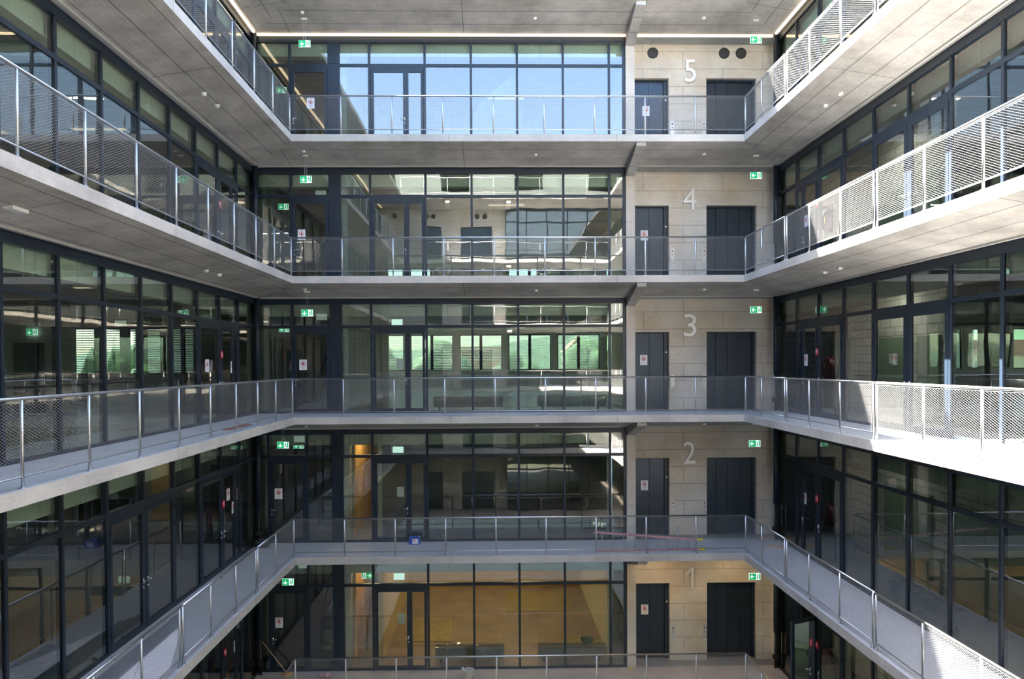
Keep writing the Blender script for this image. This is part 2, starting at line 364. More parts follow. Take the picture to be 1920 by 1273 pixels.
# side facades
YL = [11.156 + 1.459 * k for k in range(-9, 9)]; YL[-1] = 22.83
YR = [12.67 + 1.459 * k for k in range(-10, 8)]; YR[-1] = 22.83
for n in range(1, 6):
    lv = LV[n]; N = len(YL) - 1
    for i in range(N):
        y0, y1 = YL[i], YL[i + 1]; k = i - 9; isd = k in (5, 6) or (n == 2 and k in (2, 3)); w = y1 - y0
        hl = k in (5, 2)
        lab = '%s bay from the far corner in the left facade on %s' % (ORD[N - i] + (' door' if isd else ' glazed'), lv)
        lvs = [(0.045, w - 0.045, hl)] if isd else None
        if k == 6: lvs = [(0.045, 0.98, False), (0.98, w - 0.045, False, 0, False)]
        bay('left', n, y0, w, 'door' if isd else 'win', lab, lvs)
        y0, y1 = YR[i], YR[i + 1]; k = i - 10; isd = k in (4, 5) or (n >= 3 and k in (1, 2)); w = y1 - y0
        hl = k in (5, 2)
        lab = '%s bay from the far corner in the right facade on %s' % (ORD[N - i] + (' door' if isd else ' glazed'), lv)
        lvs = [(0.045, w - 0.045, hl)] if isd else None
        if k == 5: lvs = [(0.045, 0.48, True, 0, False), (0.48, w - 0.045, False)] if n > 1 else [(0.045, 0.48, True, 0, False), (0.48, w - 0.045, True)]
        b = bay('right', n, y1, w, 'door' if isd else 'win', lab, lvs)
        if n == 1 and k == 5:      # this leaf stands open over the walkway
            lf = max((c for c in b.children if c.name.startswith('door_leaf')), key=lambda c: c.location.x)
            lf.location = (w - 0.05, -0.03, 0); lf.rotation_euler = (0, 0, math.radians(-67)); lf['label'] = 'door leaf standing open'
    for s, X in (('left', XO0), ('right', XO1)):
        sg = 1 if s == 'left' else -1
        struct(num('trim'), 'dark corner post of the %s facade on %s' % (s, lv), MB().box(min(X - 0.1 * sg, X + 0.09 * sg), max(X - 0.1 * sg, X + 0.09 * sg), 22.80, 22.90, zl(n), zl(n) + ZC), M_FRAME, 'frame')
# near side, behind the camera: seen only in the glass
for n in range(1, 7):
    lv = LV[n]
    for i in range(6):
        if n < 6: bay('near', n, 0.8 + 1.36 * (i + 1), 1.36, 'win', '%s glazed bay from the middle of the near facade on %s' % (ORD[i + 1], lv))
    z = zl(n)
    if n < 6:
        mb = MB(); mb.box(-4.6, -3.5, -2.86, -2.80, z, z + 2.52); mb.box(-2.2, -0.1, -2.86, -2.80, z, z + 2.52)
        struct(num('door'), 'dark lift doors of the near wall on %s' % lv, mb, M_LIFT, 'door')
        mb = MB()
        for a, b in ((XO0, -4.6), (-3.5, -2.2), (-0.1, 0.8)): mb.box(a, b, -2.7, -2.55, z, z + 2.53)
        mb.box(XO0, 0.8, -2.7, -2.55, z + 2.53, z + ZC)
        mb.box(XO0, 0.8, -3.1, -2.86, z, z + ZC)
        struct('wall_near', 'concrete lift wall behind the viewer on %s' % lv, mb, C_WALL)
        for vi, vx in enumerate((-6.6, -4.5, -4.0, -1.1, -0.6)): 
            if n == 5: tag(MB().lathe([(0.17, -2.55), (0.17, -2.52), (0.14, -2.52), (0.14, -2.535)], 20, axis='Y', c=(vx, 0, z + 3.2)).build('air_vent', M_DARK), '%s round dark vent along the near lift wall, counted from the corner' % ORD[vi + 1], 'vent', 'vents on the near lift wall')
        for bx in (-3.0, 0.95):
            mb = MB(); mb.box(bx - 0.14, bx + 0.14, YO0 + 0.0, YI0 - 0.02, z + ZC - 0.02, z + ZC + 0.12); struct(num('trim'), 'concrete bracket of the near side on %s' % lv, mb, C_COL, 'beam')
# set-back top storey on the near roof, seen only in the glass
mb = MB(); z = zl(6)
xs = [-14, -8.6, -6.6, -3.6, -1.6, 1.4, 3.4, 6.4, 8.4, 14]
mb.box(-14, 14, -3.4, -3.1, z, z + 0.9); mb.box(-14, 14, -3.4, -3.1, z + 2.7, z + 4.0)
for a, b in zip(xs[::2], xs[1::2]): mb.box(a, b, -3.4, -3.1, z + 0.9, z + 2.7)
mb.box(-14, 14, -12, -3.4, z + 3.8, z + 4.0); mb.box(-14, 14, -9.3, -9.0, z, z + 3.8)
struct('wall_near', 'set-back top storey behind the viewer on the roof', mb, mat('dark_cladding', (0.07, 0.085, 0.075), 0.6, var=0.15))
# ------------------------------------------------------------------ lift side of the far wall
G = 0.0
for n in range(1, 6):
    z = zl(n); lv = LV[n]; X0, X1 = 4.48, 9.03
    A0, A1, B0, B1 = 4.57, 5.685, 6.91, 8.545; NT = 2.535; D = 23.62
    mb = MB()
    for a, b in ((X0, A0), (A1, B0), (B1, X1 + 0.09)): mb.box(a, b, WALL_Y, D + 0.1, z, z + NT)
    mb.box(X0, X1 + 0.09, WALL_Y, D + 0.1, z + NT, z + ZC + 0.02)
    mb.box(X0, X1 + 0.09, D + 0.1, D + 0.25, z, z + ZC)
    struct('wall_back', 'board-marked concrete lift wall on %s' % lv, mb, C_WALL)
    struct(num('trim'), 'square concrete column left of the lifts on %s' % lv, MB().box(4.19, 4.475, YO1 - 0.06, WALL_Y + 0.25, z, z + ZC), C_COL, 'column')
    struct(num('trim'), 'concrete return beside the right corner on %s' % lv, MB().box(X1 + 0.0, X1 + 0.09, YO1 - 0.02, WALL_Y - 0.002, z, z + ZC), C_WALL)
    # soffit strip behind the facade line, over the lifts
    # cantilever bracket
    mb = MB(); za, zb = z + ZC, z + H - T_EDGE
    pts = [(YO1 - 0.02, za - 0.29), (YI1 + 0.06, zb - 0.115), (YI1 + 0.06, zb + 0.02), (YO1 - 0.02, za + 0.05)]
    b0 = len(mb.v); mb.v += [(4.19, p[0], p[1]) for p in pts] + [(4.475, p[0], p[1]) for p in pts]
    for q in ((0, 1, 2, 3), (7, 6, 5, 4), (0, 4, 5, 1), (1, 5, 6, 2), (2, 6, 7, 3), (3, 7, 4, 0)): mb.f.append(q); mb.m.append(0)
    struct(num('trim'), 'sloping concrete bracket under the walkway above %s' % lv, mb, C_SOFX, 'beam')
    # lift doors
    o = tag(empty(num('door'), (0, 0, z)), 'narrow dark two-panel lift door beside the column on %s' % lv, 'door', kind='structure')
    mb = MB(); mb.box(A0, A0 + 0.03, D - 0.06, D + 0.05, 0, NT); mb.box(A1 - 0.13, A1, D - 0.06, D + 0.09, 0, NT); mb.box(A0 + 0.03, A1 - 0.13, D - 0.06, D + 0.05, 2.50, NT); mb.build('frame', M_FRAME, o)
    for a, b in ((A0 + 0.03, A0 + 0.50), (A0 + 0.512, A1 - 0.14)): MB().box(a, b, D, D + 0.03, 0.01, 2.50).build('door_panel', M_LIFT, o)
    MB().tube((A1 - 0.06, D - 0.07, 1.88), (A1 - 0.06, D - 0.05, 1.88), 0.03, 14).build('key_switch', M_PLAST, o)
    o = tag(empty(num('door'), (0, 0, z)), 'wide dark four-panel goods lift door on %s' % lv, 'door', kind='structure')
    mb = MB(); mb.box(B0, B0 + 0.03, D - 0.06, D + 0.09, 0, NT); mb.box(B1 - 0.09, B1, D - 0.06, D + 0.09, 0, NT); mb.box(B0 + 0.03, B1 - 0.09, D - 0.06, D + 0.09, 2.47, NT); mb.build('frame', M_FRAME, o)
    xs = [B0 + 0.03, B0 + 0.36, B0 + 0.74, B0 + 1.14, B1 - 0.09]
    for i in range(4): MB().box(xs[i] + 0.006, xs[i + 1] - 0.004, D + (0.012 if i in (0, 3) else 0), D + 0.05, 0.01, 2.47).build('door_panel', M_LIFT, o)
    for i, px in enumerate((5.74, 6.775)):
        o = tag(empty('lift_call_panel', (px, WALL_Y, z + 0.73)), '%s call panel %s on %s' % (['brushed steel', 'brushed steel'][i], ['right of the narrow lift door', 'left of the wide lift door'][i], lv), 'call panel', 'lift call panels')
        MB().box(0, 0.11, -0.015, 0, 0, 0.43).build('plate', M_STEEL, o)
        for bz in (0.33, 0.21):
            MB().tube((0.055, -0.022, bz), (0.055, -0.014, bz), 0.024 if bz > 0.3 else 0.018, 14).build('button', M_INK, o)
for vx, w in ((5.17, 'single round dark vent above the narrow lift door'), (7.49, 'inner one of two round dark vents above the wide lift door'), (8.04, 'outer one of two round dark vents above the wide lift door')):
    o = tag(empty('air_vent', (vx, WALL_Y, zl(5) + 3.34)), w, 'vent', 'round vents on the level five lift wall')
    MB().lathe([(0.175, 0), (0.175, -0.02), (0.155, -0.02), (0.155, 0.0)], 28, axis='Y').build('rim', M_DARK, o)
    mb = MB()
    for k in range(9): mb.box(-0.14, 0.14, -0.012, -0.006, -0.13 + k * 0.03, -0.118 + k * 0.03)
    mb.lathe([(0.155, -0.004), (0.155, -0.002)], 28, axis='Y')
    mb.build('grille', mat('vent_dark', (0.03, 0.035, 0.04), 0.5) if 'vd' not in CACHE else CACHE['vd'], o)
# raised numbers
def text_mesh(ch, x0, x1, z0, z1, y, depth):
    cu = bpy.data.curves.new('t', 'FONT'); cu.body = ch; cu.extrude = 0.02; cu.resolution_u = 6
    ob = bpy.data.objects.new('t', cu); COL.objects.link(ob); dg = bpy.context.evaluated_depsgraph_get()
    me = bpy.data.meshes.new_from_object(ob.evaluated_get(dg)); bpy.data.objects.remove(ob)
    xs = [v.co.x for v in me.vertices]; ys = [v.co.y for v in me.vertices]; zs = [v.co.z for v in me.vertices]
    for v in me.vertices:
        X = x0 + (v.co.x - min(xs)) / (max(xs) - min(xs)) * (x1 - x0); Z = z0 + (v.co.y - min(ys)) / (max(ys) - min(ys)) * (z1 - z0)
        Y = y - (v.co.z - min(zs)) / (max(zs) - min(zs)) * depth
        v.co = (X, Y, Z)
    return me
for n, (x0, x1, z0, z1) in {5: (6.19, 6.553, 2.395, 3.115), 4: (6.128, 6.564, 2.379, 3.084), 3: (6.147, 6.557, 2.384, 3.11), 2: (6.13, 6.516, 2.351, 3.061), 1: (6.193, 6.456, 2.347, 3.061)}.items():
    if n == 1:      # plain stem with a slanting flag
        a, b, c, d = x0, x1, zl(1) + z0, zl(1) + z1; st = b - 0.085
        me = MB().prism([(b, c), (b, d), (st + 0.01, d), (a + 0.03, d - 0.17), (a, d - 0.22), (a + 0.03, d - 0.25), (st, d - 0.15), (st, c)][::-1], WALL_Y - 0.065, WALL_Y - 0.03).mesh('level_number', M_ALU)
    else: me = text_mesh(str(n), x0, x1, zl(n) + z0, zl(n) + z1, WALL_Y - 0.03, 0.035); me.materials.clear(); me.materials.append(M_ALU)
    o = tag(link('level_number', me), 'large raised metal numeral %s between the two lift doors' % LV[n].split()[1], 'number', 'floor numbers on the lift wall')
    mb = MB(); xm = (x0 + x1) / 2
    if n == 1: xm = x1 - 0.075
    for zz in (z0 + 0.04, z1 - 0.04): MB().tube((xm + 0.03, WALL_Y - 0.031, zl(n) + zz), (xm + 0.03, WALL_Y - 0.001, zl(n) + zz), 0.012, 8).build('spacer_pin', M_STEEL, o)
    
# ------------------------------------------------------------------ light strips along the facade heads
for n in range(1, 6):
    z = zl(n) + ZC; lit = n == 5
    def zsof(d): return z + (T_IN - T_EDGE) * d / 1.75       # underside of the sloping soffit d metres from the facade
    for nm, bx in (('far', (XO0 + 0.2, 4.17, YO1 - 0.19, YO1 - 0.13)), ('far wall', (4.49, XO1 - 0.2, YO1 - 0.19, YO1 - 0.13)), ('left', (XO0 + 0.13, XO0 + 0.19, YO0 + 0.3, YO1 - 0.33)), ('right', (XO1 - 0.19, XO1 - 0.13, YO0 + 0.3, YO1 - 0.33))):
        o = tag(MB().box(*bx, z - (0.03 if lit else 0.012), z + 0.03).build('light_strip', M_LED if lit else M_TRACK), '%s light strip along the %s on %s' % ('glowing warm' if lit else 'unlit pale', {'far': 'far glazing', 'far wall': 'lift wall', 'left': 'left facade', 'right': 'right facade'}[nm], LV[n]), 'light strip', 'light strips')
    if not lit: continue

# ------------------------------------------------------------------ railings
RH, RZ0 = 1.12, 0.148
def net_mesh(w):
    mb = MB(); z0, z1 = RZ0 + 0.012, RH - 0.045; x0, x1 = 0.03, w - 0.03; cw, ch = 0.083, 0.0405; k = ch / cw; r = 0.0014
    a, b = [], []
    for s in (1, -1):
        c = z0 - (k * (x1 - x0) if s > 0 else 0); c = math.floor(c / ch) * ch
        while c < z1 + k * (x1 - x0):
            # z = c + s*k*(x-x0)
            if s > 0: xa = max(x0, x0 + (z0 - c) / k); xb = min(x1, x0 + (z1 - c) / k)
            else: xa = max(x0, x0 + (c - z1) / k); xb = min(x1, x0 + (c - z0) / k)
            if xb - xa > 0.01: mb.tube((xa, 0, c + s * k * (xa - x0)), (xb, 0, c + s * k * (xb - x0)), r, 3, cap=False)
            c += ch
    nx = int((x1 - x0) / (cw / 2)); nz = int((z1 - z0) / (ch / 2))
    base = math.ceil((z0) / ch) * ch
    for i in range(1, nx + 1):
        for j in range(nz + 1):
            if (i + j) % 2: continue
            xx = x0 + i * cw / 2; zz = base + j * ch / 2
            if zz < z1 and xx < x1: mb.box(xx - 0.007, xx + 0.007, -0.0022, 0.0022, zz - 0.0022, zz + 0.0022)
    mb.tube((x0, 0, z0), (x1, 0, z0), 0.003, 4); mb.tube((x0, 0, z1), (x1, 0, z1), 0.003, 4)
    mb.tube((x0, 0, z0), (x0, 0, z1), 0.003, 4); mb.tube((x1, 0, z0), (x1, 0, z1), 0.003, 4)
    return mb.mesh('wire_mesh', M_WIRE)
def post_mesh():
    mb = MB(); mb.tube((0, 0, 0), (0, 0, RH - 0.02), 0.0205, 12); mb.tube((0, 0, 0), (0, 0, 0.014), 0.042, 16); return mb.mesh('post', M_STEEL, True)
def railing(loc, rz, L, posts, label, start=0.0, net=True):
    """posts: positions along local x; two closer than 0.2 m form a joint between two lengths"""
    o = tag(empty('railing', loc, rz), label, 'railing', 'walkway railings')
    cuts = [start] + [p for i, p in enumerate(posts) if (i + 1 < len(posts) and posts[i + 1] - p < 0.2) or (i and p - posts[i - 1] < 0.2)] + [L]
    for a, b in zip(cuts[::2], cuts[1::2]):
        if b - a < 0.1: continue
        ea, eb = (a - 0.02 if a > start else a), (b + 0.02 if b < L else b)
        mb = MB().tube((ea, 0, RH), (eb, 0, RH), 0.0235, 14); mb.build('handrail', M_STEEL, o, True)
        MB().tube((a, 0, RZ0), (b, 0, RZ0), 0.0115, 8).build('lower_rail', M_STEEL, o, True)
    for p in posts: link('post', cached('post', post_mesh), o).location = (p, 0, 0)
    if net:
        ps = sorted(set([start] + list(posts) + [L]))
        for a, b in zip(ps, ps[1:]):
            if b - a > 0.2:
                q = round(b - a, 2); m = link('wire_mesh', cached(('net', q), lambda: net_mesh(q)), o); m.location = (a, 0, 0)
    return o
I = 0.06
RX0, RX1, RY1, RY0 = XI0 - I, XI1 + I, YI1 + I, YI0 - I
railing((RX1, RY0 - 0.06, zl(6)), PI, RX1 - RX0, [(RX1 - RX0) * k / 9 for k in range(10)], 'steel railing on the near roof edge', net=False)
for n in range(1, 6):
    z = zl(n); lv = LV[n]; Lb = RX1 - RX0
    railing((RX0, RY1, z), 0, Lb, [Lb * k / 9 for k in range(10)], 'steel railing with wire net along the far walkway on %s' % lv)
    Ls = RY1 - RY0
    if n >= 3: pl = [0.11 + 1.4926 * k for k in range(1, 14)]
    else: pl = [1.74, 3.22, 3.36, 4.74, 6.19, 7.52, 7.66, 9.11, 10.56, 11.9, 12.04, 13.5, 15.0, 16.4, 16.54, 18, 19.4]
    railing((RX0, RY1, z), -PI / 2, Ls, pl, 'steel railing with wire net along the left walkway on %s' % lv, start=0.05)
    pr = [1.29, 2.87, 3.00, 4.30, 5.82, 7.18, 7.30, 8.83, 10.33, 11.6, 11.73, 13.2, 14.7, 16.0, 16.13, 17.6, 19.1]
    railing((RX1, RY1, z), -PI / 2, Ls, pr, 'steel railing with wire net along the right walkway on %s' % lv, start=0.05)
    railing((RX1, RY0 - 0.06, z), PI, Lb, [Lb * k / 9 for k in range(10)], 'steel railing along the near walkway on %s' % lv, net=False)

# ------------------------------------------------------------------ signs
def stroke(mb, x0, z0, x1, z1, t, y0, y1):
    d = Vector((x1 - x0, z1 - z0)).normalized(); nx, nz = -d.y * t / 2, d.x * t / 2
    mb.prism([(x0 + nx, z0 + nz), (x0 - nx, z0 - nz), (x1 - nx, z1 - nz), (x1 + nx, z1 + nz)], y0, y1)
def exit_sign(direction, man_right=True):
    o = empty('exit_sign'); w, h = 0.345, 0.2
    MB().box(-w / 2, w / 2, -0.012, 0.018, 0, h).build('light_box', M_EWHITE, o)
    sx = 1 if man_right else -1
    mb = MB(); a, b = -w / 2 + 0.006, w / 2 - 0.006 - 0.135
    mb.box(min(a * sx, b * sx), max(a * sx, b * sx), -0.018, -0.0125, 0.006, h - 0.004)
    e0, e1 = w / 2 - 0.045, w / 2 - 0.012; mb.box(min(e0 * sx, e1 * sx), max(e0 * sx, e1 * sx), -0.018, -0.0125, 0.03, h - 0.004)
    mb.build('green_field', M_EGREEN, o)
    cx, cz = -0.075 * sx, h / 2; mb = MB(); y0, y1 = -0.024, -0.019
    dx, dz = {'down': (0, -1), 'left': (-1, 0), 'right': (1, 0)}[direction]
    tx, tz = cx + dx * 0.058, cz + dz * 0.058
    stroke(mb, cx - dx * 0.055, cz - dz * 0.055, tx - dx * 0.02, tz - dz * 0.02, 0.026, y0, y1)
    px, pz = -dz, dx
    for s in (1, -1): stroke(mb, tx, tz, tx - dx * 0.055 + px * s * 0.055, tz - dz * 0.055 + pz * s * 0.055, 0.028, y0 - 0.001 * s, y1)
    mb.build('arrow', M_EWHITE, o)
    mb = MB(); mx = 0.105 * sx - 0.0; y0, y1 = -0.018, -0.0125
    mx -= 0.02 * sx
    mb.lathe([(0.012, y0), (0.012, y1)], 12, axis='Y', c=(mx, 0, 0.155))
    for a in ((0, 0.138, -0.006, 0.085), (0, 0.13, 0.028, 0.112), (0, 0.13, -0.03, 0.115), (-0.006, 0.088, 0.024, 0.06), (0.024, 0.06, 0.016, 0.025), (-0.006, 0.088, -0.02, 0.055), (-0.02, 0.055, -0.04, 0.04)):
        stroke(mb, mx + a[0], a[1], mx + a[2], a[3], 0.014, y0, y1)
    mb.build('running_figure', M_EFIG, o)
    return o
def hang(o, x, y, z, n, label, ceil=True, wires=0.0, group='lit exit signs', rz=0):
    o.location = (x, y, zl(n) + z); o.rotation_euler = (0, 0, rz); tag(o, label, 'exit sign', group)
    if ceil:
        top = zl(n + 1) - T_EDGE - (T_IN - T_EDGE) * max(0.0, (y - YI1) / (YO1 - YI1)) - (zl(n) + z) if y < YO1 else H - T_IN - z
        mb = MB()
        for sx in (-0.03, 0.03): mb.tube((sx, 0.003, 0.2), (sx, 0.003, top), 0.0025, 5)
        mb.build('suspension_wire', M_STEEL, o)
        MB().box(-0.08, 0.08, -0.03, 0.036, top - 0.035, top + 0.002).build('ceiling_base', M_PLAST, o)
s_left = exit_sign('left'); s_down = exit_sign('down'); s_right = exit_sign('right', False)
hang(s_left, 8.02, 22.0, 3.05, 5, 'exit sign with left arrow hanging over the goods lift on level five')
for n in (4, 3, 2, 1):
    o = exit_sign('left'); hang(o, 8.02 if n > 2 else 7.975, 22.0, 3.04, n, 'exit sign with left arrow hanging over the goods lift on %s' % LV[n])
hang(s_down, -5.66, 22.0, 2.90, 5, 'exit sign with down arrow over the corner door on level five')
hang(exit_sign('down'), -5.66, 22.0, 2.93, 4, 'exit sign with down arrow over the corner door on level four')
hang(exit_sign('down'), -5.66, 22.0, 3.00, 3, 'exit sign with down arrow over the corner door on level three')
hang(exit_sign('down'), -6.43, 22.0, 3.10, 2, 'exit sign with down arrow over the corner door on level two')
hang(exit_sign('down'), -6.32, 22.0, 3.03, 1, 'exit sign over the corner door on level one, half hidden by the slab')
hang(s_right, -4.17, 23.4, 2.79, 1, 'exit sign with right arrow inside the glass on level one')
for n, x, y, z in ((5, -7.3, 24.9, 2.6), (4, -7.28, 24.9, 2.74), (3, -7.3, 24.9, 2.66), (2, -6.6, 24.0, 2.86)):
    hang(exit_sign('down'), x + 0.1, y, z, n, 'exit sign with down arrow in the stair room behind glass on %s' % LV[n])
hang(exit_sign('down'), -15.1, 23.9, 2.55, 3, 'exit sign over the dark door in the left room on level three')
for n in (3, 2, 1):
    hang(exit_sign('down'), -3.12, 23.3, 2.78, n, 'exit sign seen from its blank back above the double door on %s' % LV[n], group='exit signs seen from the back', rz=PI)
# prohibition notices
def notice():
    o = empty('notice')
    MB().box(-0.118, 0.118, -0.002, 0, -0.165, 0.165).build('paper', M_WHITE, o)
    mb = MB(); n = 28; y = -0.0035
    for i in range(n):
        a, b = 2 * PI * i / n, 2 * PI * (i + 1) / n; P = lambda r, t: (r * math.cos(t), 0.04 + r * math.sin(t))
        mb.prism([P(0.058, a), P(0.074, a), P(0.074, b), P(0.058, b)], y, -0.0022)
    stroke(mb, -0.045, 0.085, 0.045, -0.005, 0.013, y - 0.001, -0.0022)
    mb.build('prohibition_ring', M_RED, o)
    mb = MB(); mb.prism([(-0.02, 0.0), (0.022, 0.0), (0.03, 0.03), (0.024, 0.05), (-0.022, 0.05)], y, -0.0024)
    for k, (fx, l) in enumerate(((-0.018, 0.026), (-0.006, 0.034), (0.006, 0.034), (0.018, 0.026))): stroke(mb, fx, 0.045, fx * 1.15, 0.05 + l, 0.009, y, -0.0024)
    stroke(mb, -0.02, 0.012, -0.042, 0.038, 0.009, y, -0.0024)
    mb.build('hand_symbol', M_INK, o)
    mb = MB(); mb.box(-0.085, 0.085, -0.0035, -0.002, 0.130, 0.143)
    mb.box(-0.055, 0.055, -0.0035, -0.002, -0.075, -0.064); mb.box(-0.04, 0.04, -0.0035, -0.002, -0.105, -0.097); mb.box(-0.05, 0.05, -0.0035, -0.002, -0.13, -0.124)
    mb.build('text_lines', M_GREY, o)
    return o
N0 = notice(); first = [True]
def put_notice(loc, rz, label, blank=False):
    if first[0]: o = N0; first[0] = False
    else: o = dup(N0)
    o.location = loc; o.rotation_euler = (0, 0, rz); tag(o, label, 'notice', 'no-entry notices'); return o
for n, x, z in ((5, -5.72, 1.54), (4, -6.045, 1.523), (3, -6.035, 1.533), (2, -6.845, 1.563), (1, -6.87, 1.566)):
    put_notice((x, YO1 - 0.015, zl(n) + z), 0, 'no-entry notice on the glass of the corner door on %s' % LV[n])
for n, x, z in ((5, 4.99, 1.553), (4, 4.925, 1.61), (3, 4.895, 1.63), (2, 4.91, 1.61), (1, 4.907, 1.604)):
    put_notice((x, 23.615, zl(n) + z), 0, 'no-entry notice on the narrow lift door on %s' % LV[n])
for n, y, z in ((3, 20.83, 1.48), (2, 20.79, 1.56), (1, 20.83, 1.66)): put_notice((XO0 + 0.015, y, zl(n) + z), PI / 2, 'no-entry notice on the left facade door nearest the corner on %s' % LV[n])
put_notice((XO0 + 0.015, 19.03, 1.52), PI / 2, 'no-entry notice on the second door leaf of the left facade on level three')
put_notice((XO0 + 0.015, 20.40, -4.1 + 2.0), PI / 2, 'higher no-entry notice on the left facade door on level two')
for n, y, z in ((4, 20.75, 1.5), (3, 20.75, 1.59), (2, 20.82, 1.67)): put_notice((XO1 - 0.015, y, zl(n) + z), -PI / 2, 'no-entry notice on the right facade door nearest the corner on %s' % LV[n])
def blank_sheet(loc, rz, label):
    return tag(tag(MB().box(-0.11, 0.11, -0.002, 0, -0.16, 0.16).build('paper_sheet', M_WHITE), label, 'paper', 'blank sheets taped to doors'), None)
for n, x, z in ((3, -2.984, 1.55), (2, -3.007, 1.58), (1, -3.004, 1.638)):
    o = blank_sheet(None, 0, 'back of a paper sheet taped to the double door on %s' % LV[n]); o.location = (x, YO1 + 0.02, zl(n) + z)
# fire hose signs
def hose_sign():
    o = empty('fire_hose_sign'); MB().box(-0.075, 0.075, -0.003, 0, -0.1, 0.1).build('plate', M_ERED, o)
    mb = MB(); mb.box(-0.055, -0.012, -0.005, -0.003, -0.03, 0.06); stroke(mb, 0.0, 0.05, 0.045, 0.05, 0.014, -0.005, -0.003); stroke(mb, 0.045, 0.055, 0.045, -0.07, 0.014, -0.006, -0.003)
    mb.build('hose_symbol', M_WHITE, o); return o
H0 = hose_sign(); k = 0
for n in (4, 3, 2, 1):
    for s in ('left', 'right'):
        o = H0 if k == 0 else dup(H0); k += 1
        o.location = ((XO0 + 0.06) if s == 'left' else (XO1 - 0.06), 19.93, zl(n) + 1.82); o.rotation_euler = (0, 0, PI / 2 if s == 'left' else -PI / 2)
        tag(o, 'small red fire hose sign on the %s facade on %s' % (s, LV[n]), 'sign', 'fire hose signs')
# hose reels behind the glass
def reel():
    o = empty('fire_hose_reel')
    MB().lathe([(0.30, 0.0), (0.335, 0.02), (0.335, 0.05), (0.14, 0.055), (0.14, 0.16), (0.335, 0.165), (0.335, 0.2), (0.30, 0.215)], 36, axis='Y').build('drum', M_REEL, o, True)
    MB().lathe([(0.27, 0.058), (0.29, 0.08), (0.29, 0.14), (0.27, 0.16)], 30, axis='Y').build('hose', M_DARK, o, True)
    mb = MB(); mb.lathe([(0.05, -0.02), (0.05, 0.24)], 16, axis='Y'); mb.tube((0, 0.26, -0.05), (0, 0.26, -1.345), 0.025, 10); mb.tube((0, 0.26, 0), (0, 0.2, 0), 0.03, 10)
    mb.build('stand_pipe', M_REEL, o)
    stp = MB(); stroke(stp, -0.14, -0.02, -0.1, 0.14, 0.02, -0.012, 0.0); stp.build('nozzle', M_YEL, o)
    return o
R0 = reel(); k = 0
for n in (4, 3, 2, 1):
    for s in ('left', 'right'):
        o = R0 if k == 0 else dup(R0); k += 1
        o.location = ((-7.75) if s == 'left' else 9.27, 20.0, zl(n) + 1.345); o.rotation_euler = (0, 0, PI / 2 if s == 'left' else -PI / 2)
        tag(o, 'dark red fire hose reel behind the %s facade glass on %s' % (s, LV[n]), 'hose reel', 'fire hose reels')
# smoke detectors on the soffits
def soffit_z(n, d): return zl(n + 1) - T_IN + (T_IN - T_EDGE) * d / 1.75
D0 = None
for n in (5, 4, 3, 2):
    items = [(-5.65, 21.72, 'near the corner door'), (1.28, 21.95, 'in the middle of the far walkway'), (6.4, 21.92, 'in front of the lifts')]
    if n < 5: items += [(-6.71, 17.0, 'over the left walkway, nearer one'), (-6.7, 17.77, 'over the left walkway, farther one'), (8.18, 16.95, 'over the right walkway, nearer one'), (8.18, 17.72, 'over the right walkway, farther one')]
    for x, y, d in items:
        dd = min(abs(YO1 - y), abs(x - XO0), abs(XO1 - x))
        if D0 is None:
            D0 = empty('smoke_detector'); MB().lathe([(0.055, 0), (0.055, -0.02), (0.042, -0.045), (0.02, -0.05)], 18).build('head', M_PLAST, D0, True); MB().lathe([(0.065, 0.03), (0.065, -0.006)], 18).build('base', M_PLAST, D0); o = D0
        else: o = dup(D0)
        o.location = (x, y, soffit_z(n, dd) - 0.004); tag(o, 'small white ceiling detector %s, soffit above %s' % (d, LV[n]), 'detector', 'ceiling detectors')
o = tag(MB().box(-6.79, -6.65, 10.15, 10.5, soffit_z(3, 0.8) - 0.035, soffit_z(3, 0.8) + 0.04).build('ceiling_lamp', M_PLAST), 'flat white box lamp under the left level four walkway', 'lamp')
# rain pipes in the corners
for n in range(1, 6):
    for s, x in (('left', -7.40), ('right', 8.90)):
        o = tag(empty('rain_pipe', (x, 22.70, zl(n))), 'dark rain pipe in the %s corner on %s' % (s, LV[n]), 'pipe', 'corner rain pipes')
        MB().tube((0, 0, 1.15), (0, 0, ZC + 0.01), 0.07, 16).build('sleeve', M_FRAME, o, True); MB().tube((0, 0, 0.0), (0, 0, 1.15), 0.045, 14).build('pipe', M_DARK, o, True)
        MB().box(-0.09, 0.09, -0.05, 0.05, 0.3, 0.42).build('bracket', M_DARK, o)

# ------------------------------------------------------------------ rooms behind the glass
C_BEAM = concrete('edge_beam_concrete', (0.60, 0.62, 0.52), 'XZ', bw=3.0, rh=0.7, mott=0.1, line=0.3, board=0.03)
C_BEAMY = concrete('side_edge_beam_concrete', (0.60, 0.62, 0.52), 'YZ', bw=3.0, rh=0.7, mott=0.1, line=0.3, board=0.03)
for n in range(1, 6):
    z = zl(n)
    struct(num('trim'), 'concrete edge beam behind the far glazing on %s' % LV[n], MB().box(XO0 + 0.1, 4.17, YO1 + 0.16, YO1 + 0.45, z + 3.07, z + ZC), C_BEAM, 'beam')
    struct(num('trim'), 'concrete edge beam behind the left glazing on %s' % LV[n], MB().box(XO0 - 0.45, XO0 - 0.16, YO0, YO1 - 0.05, z + 3.07, z + ZC), C_BEAMY, 'beam')
    struct(num('trim'), 'concrete edge beam behind the right glazing on %s' % LV[n], MB().box(XO1 + 0.16, XO1 + 0.45, YO0, YO1 - 0.05, z + 3.07, z + ZC), C_BEAMY, 'beam')
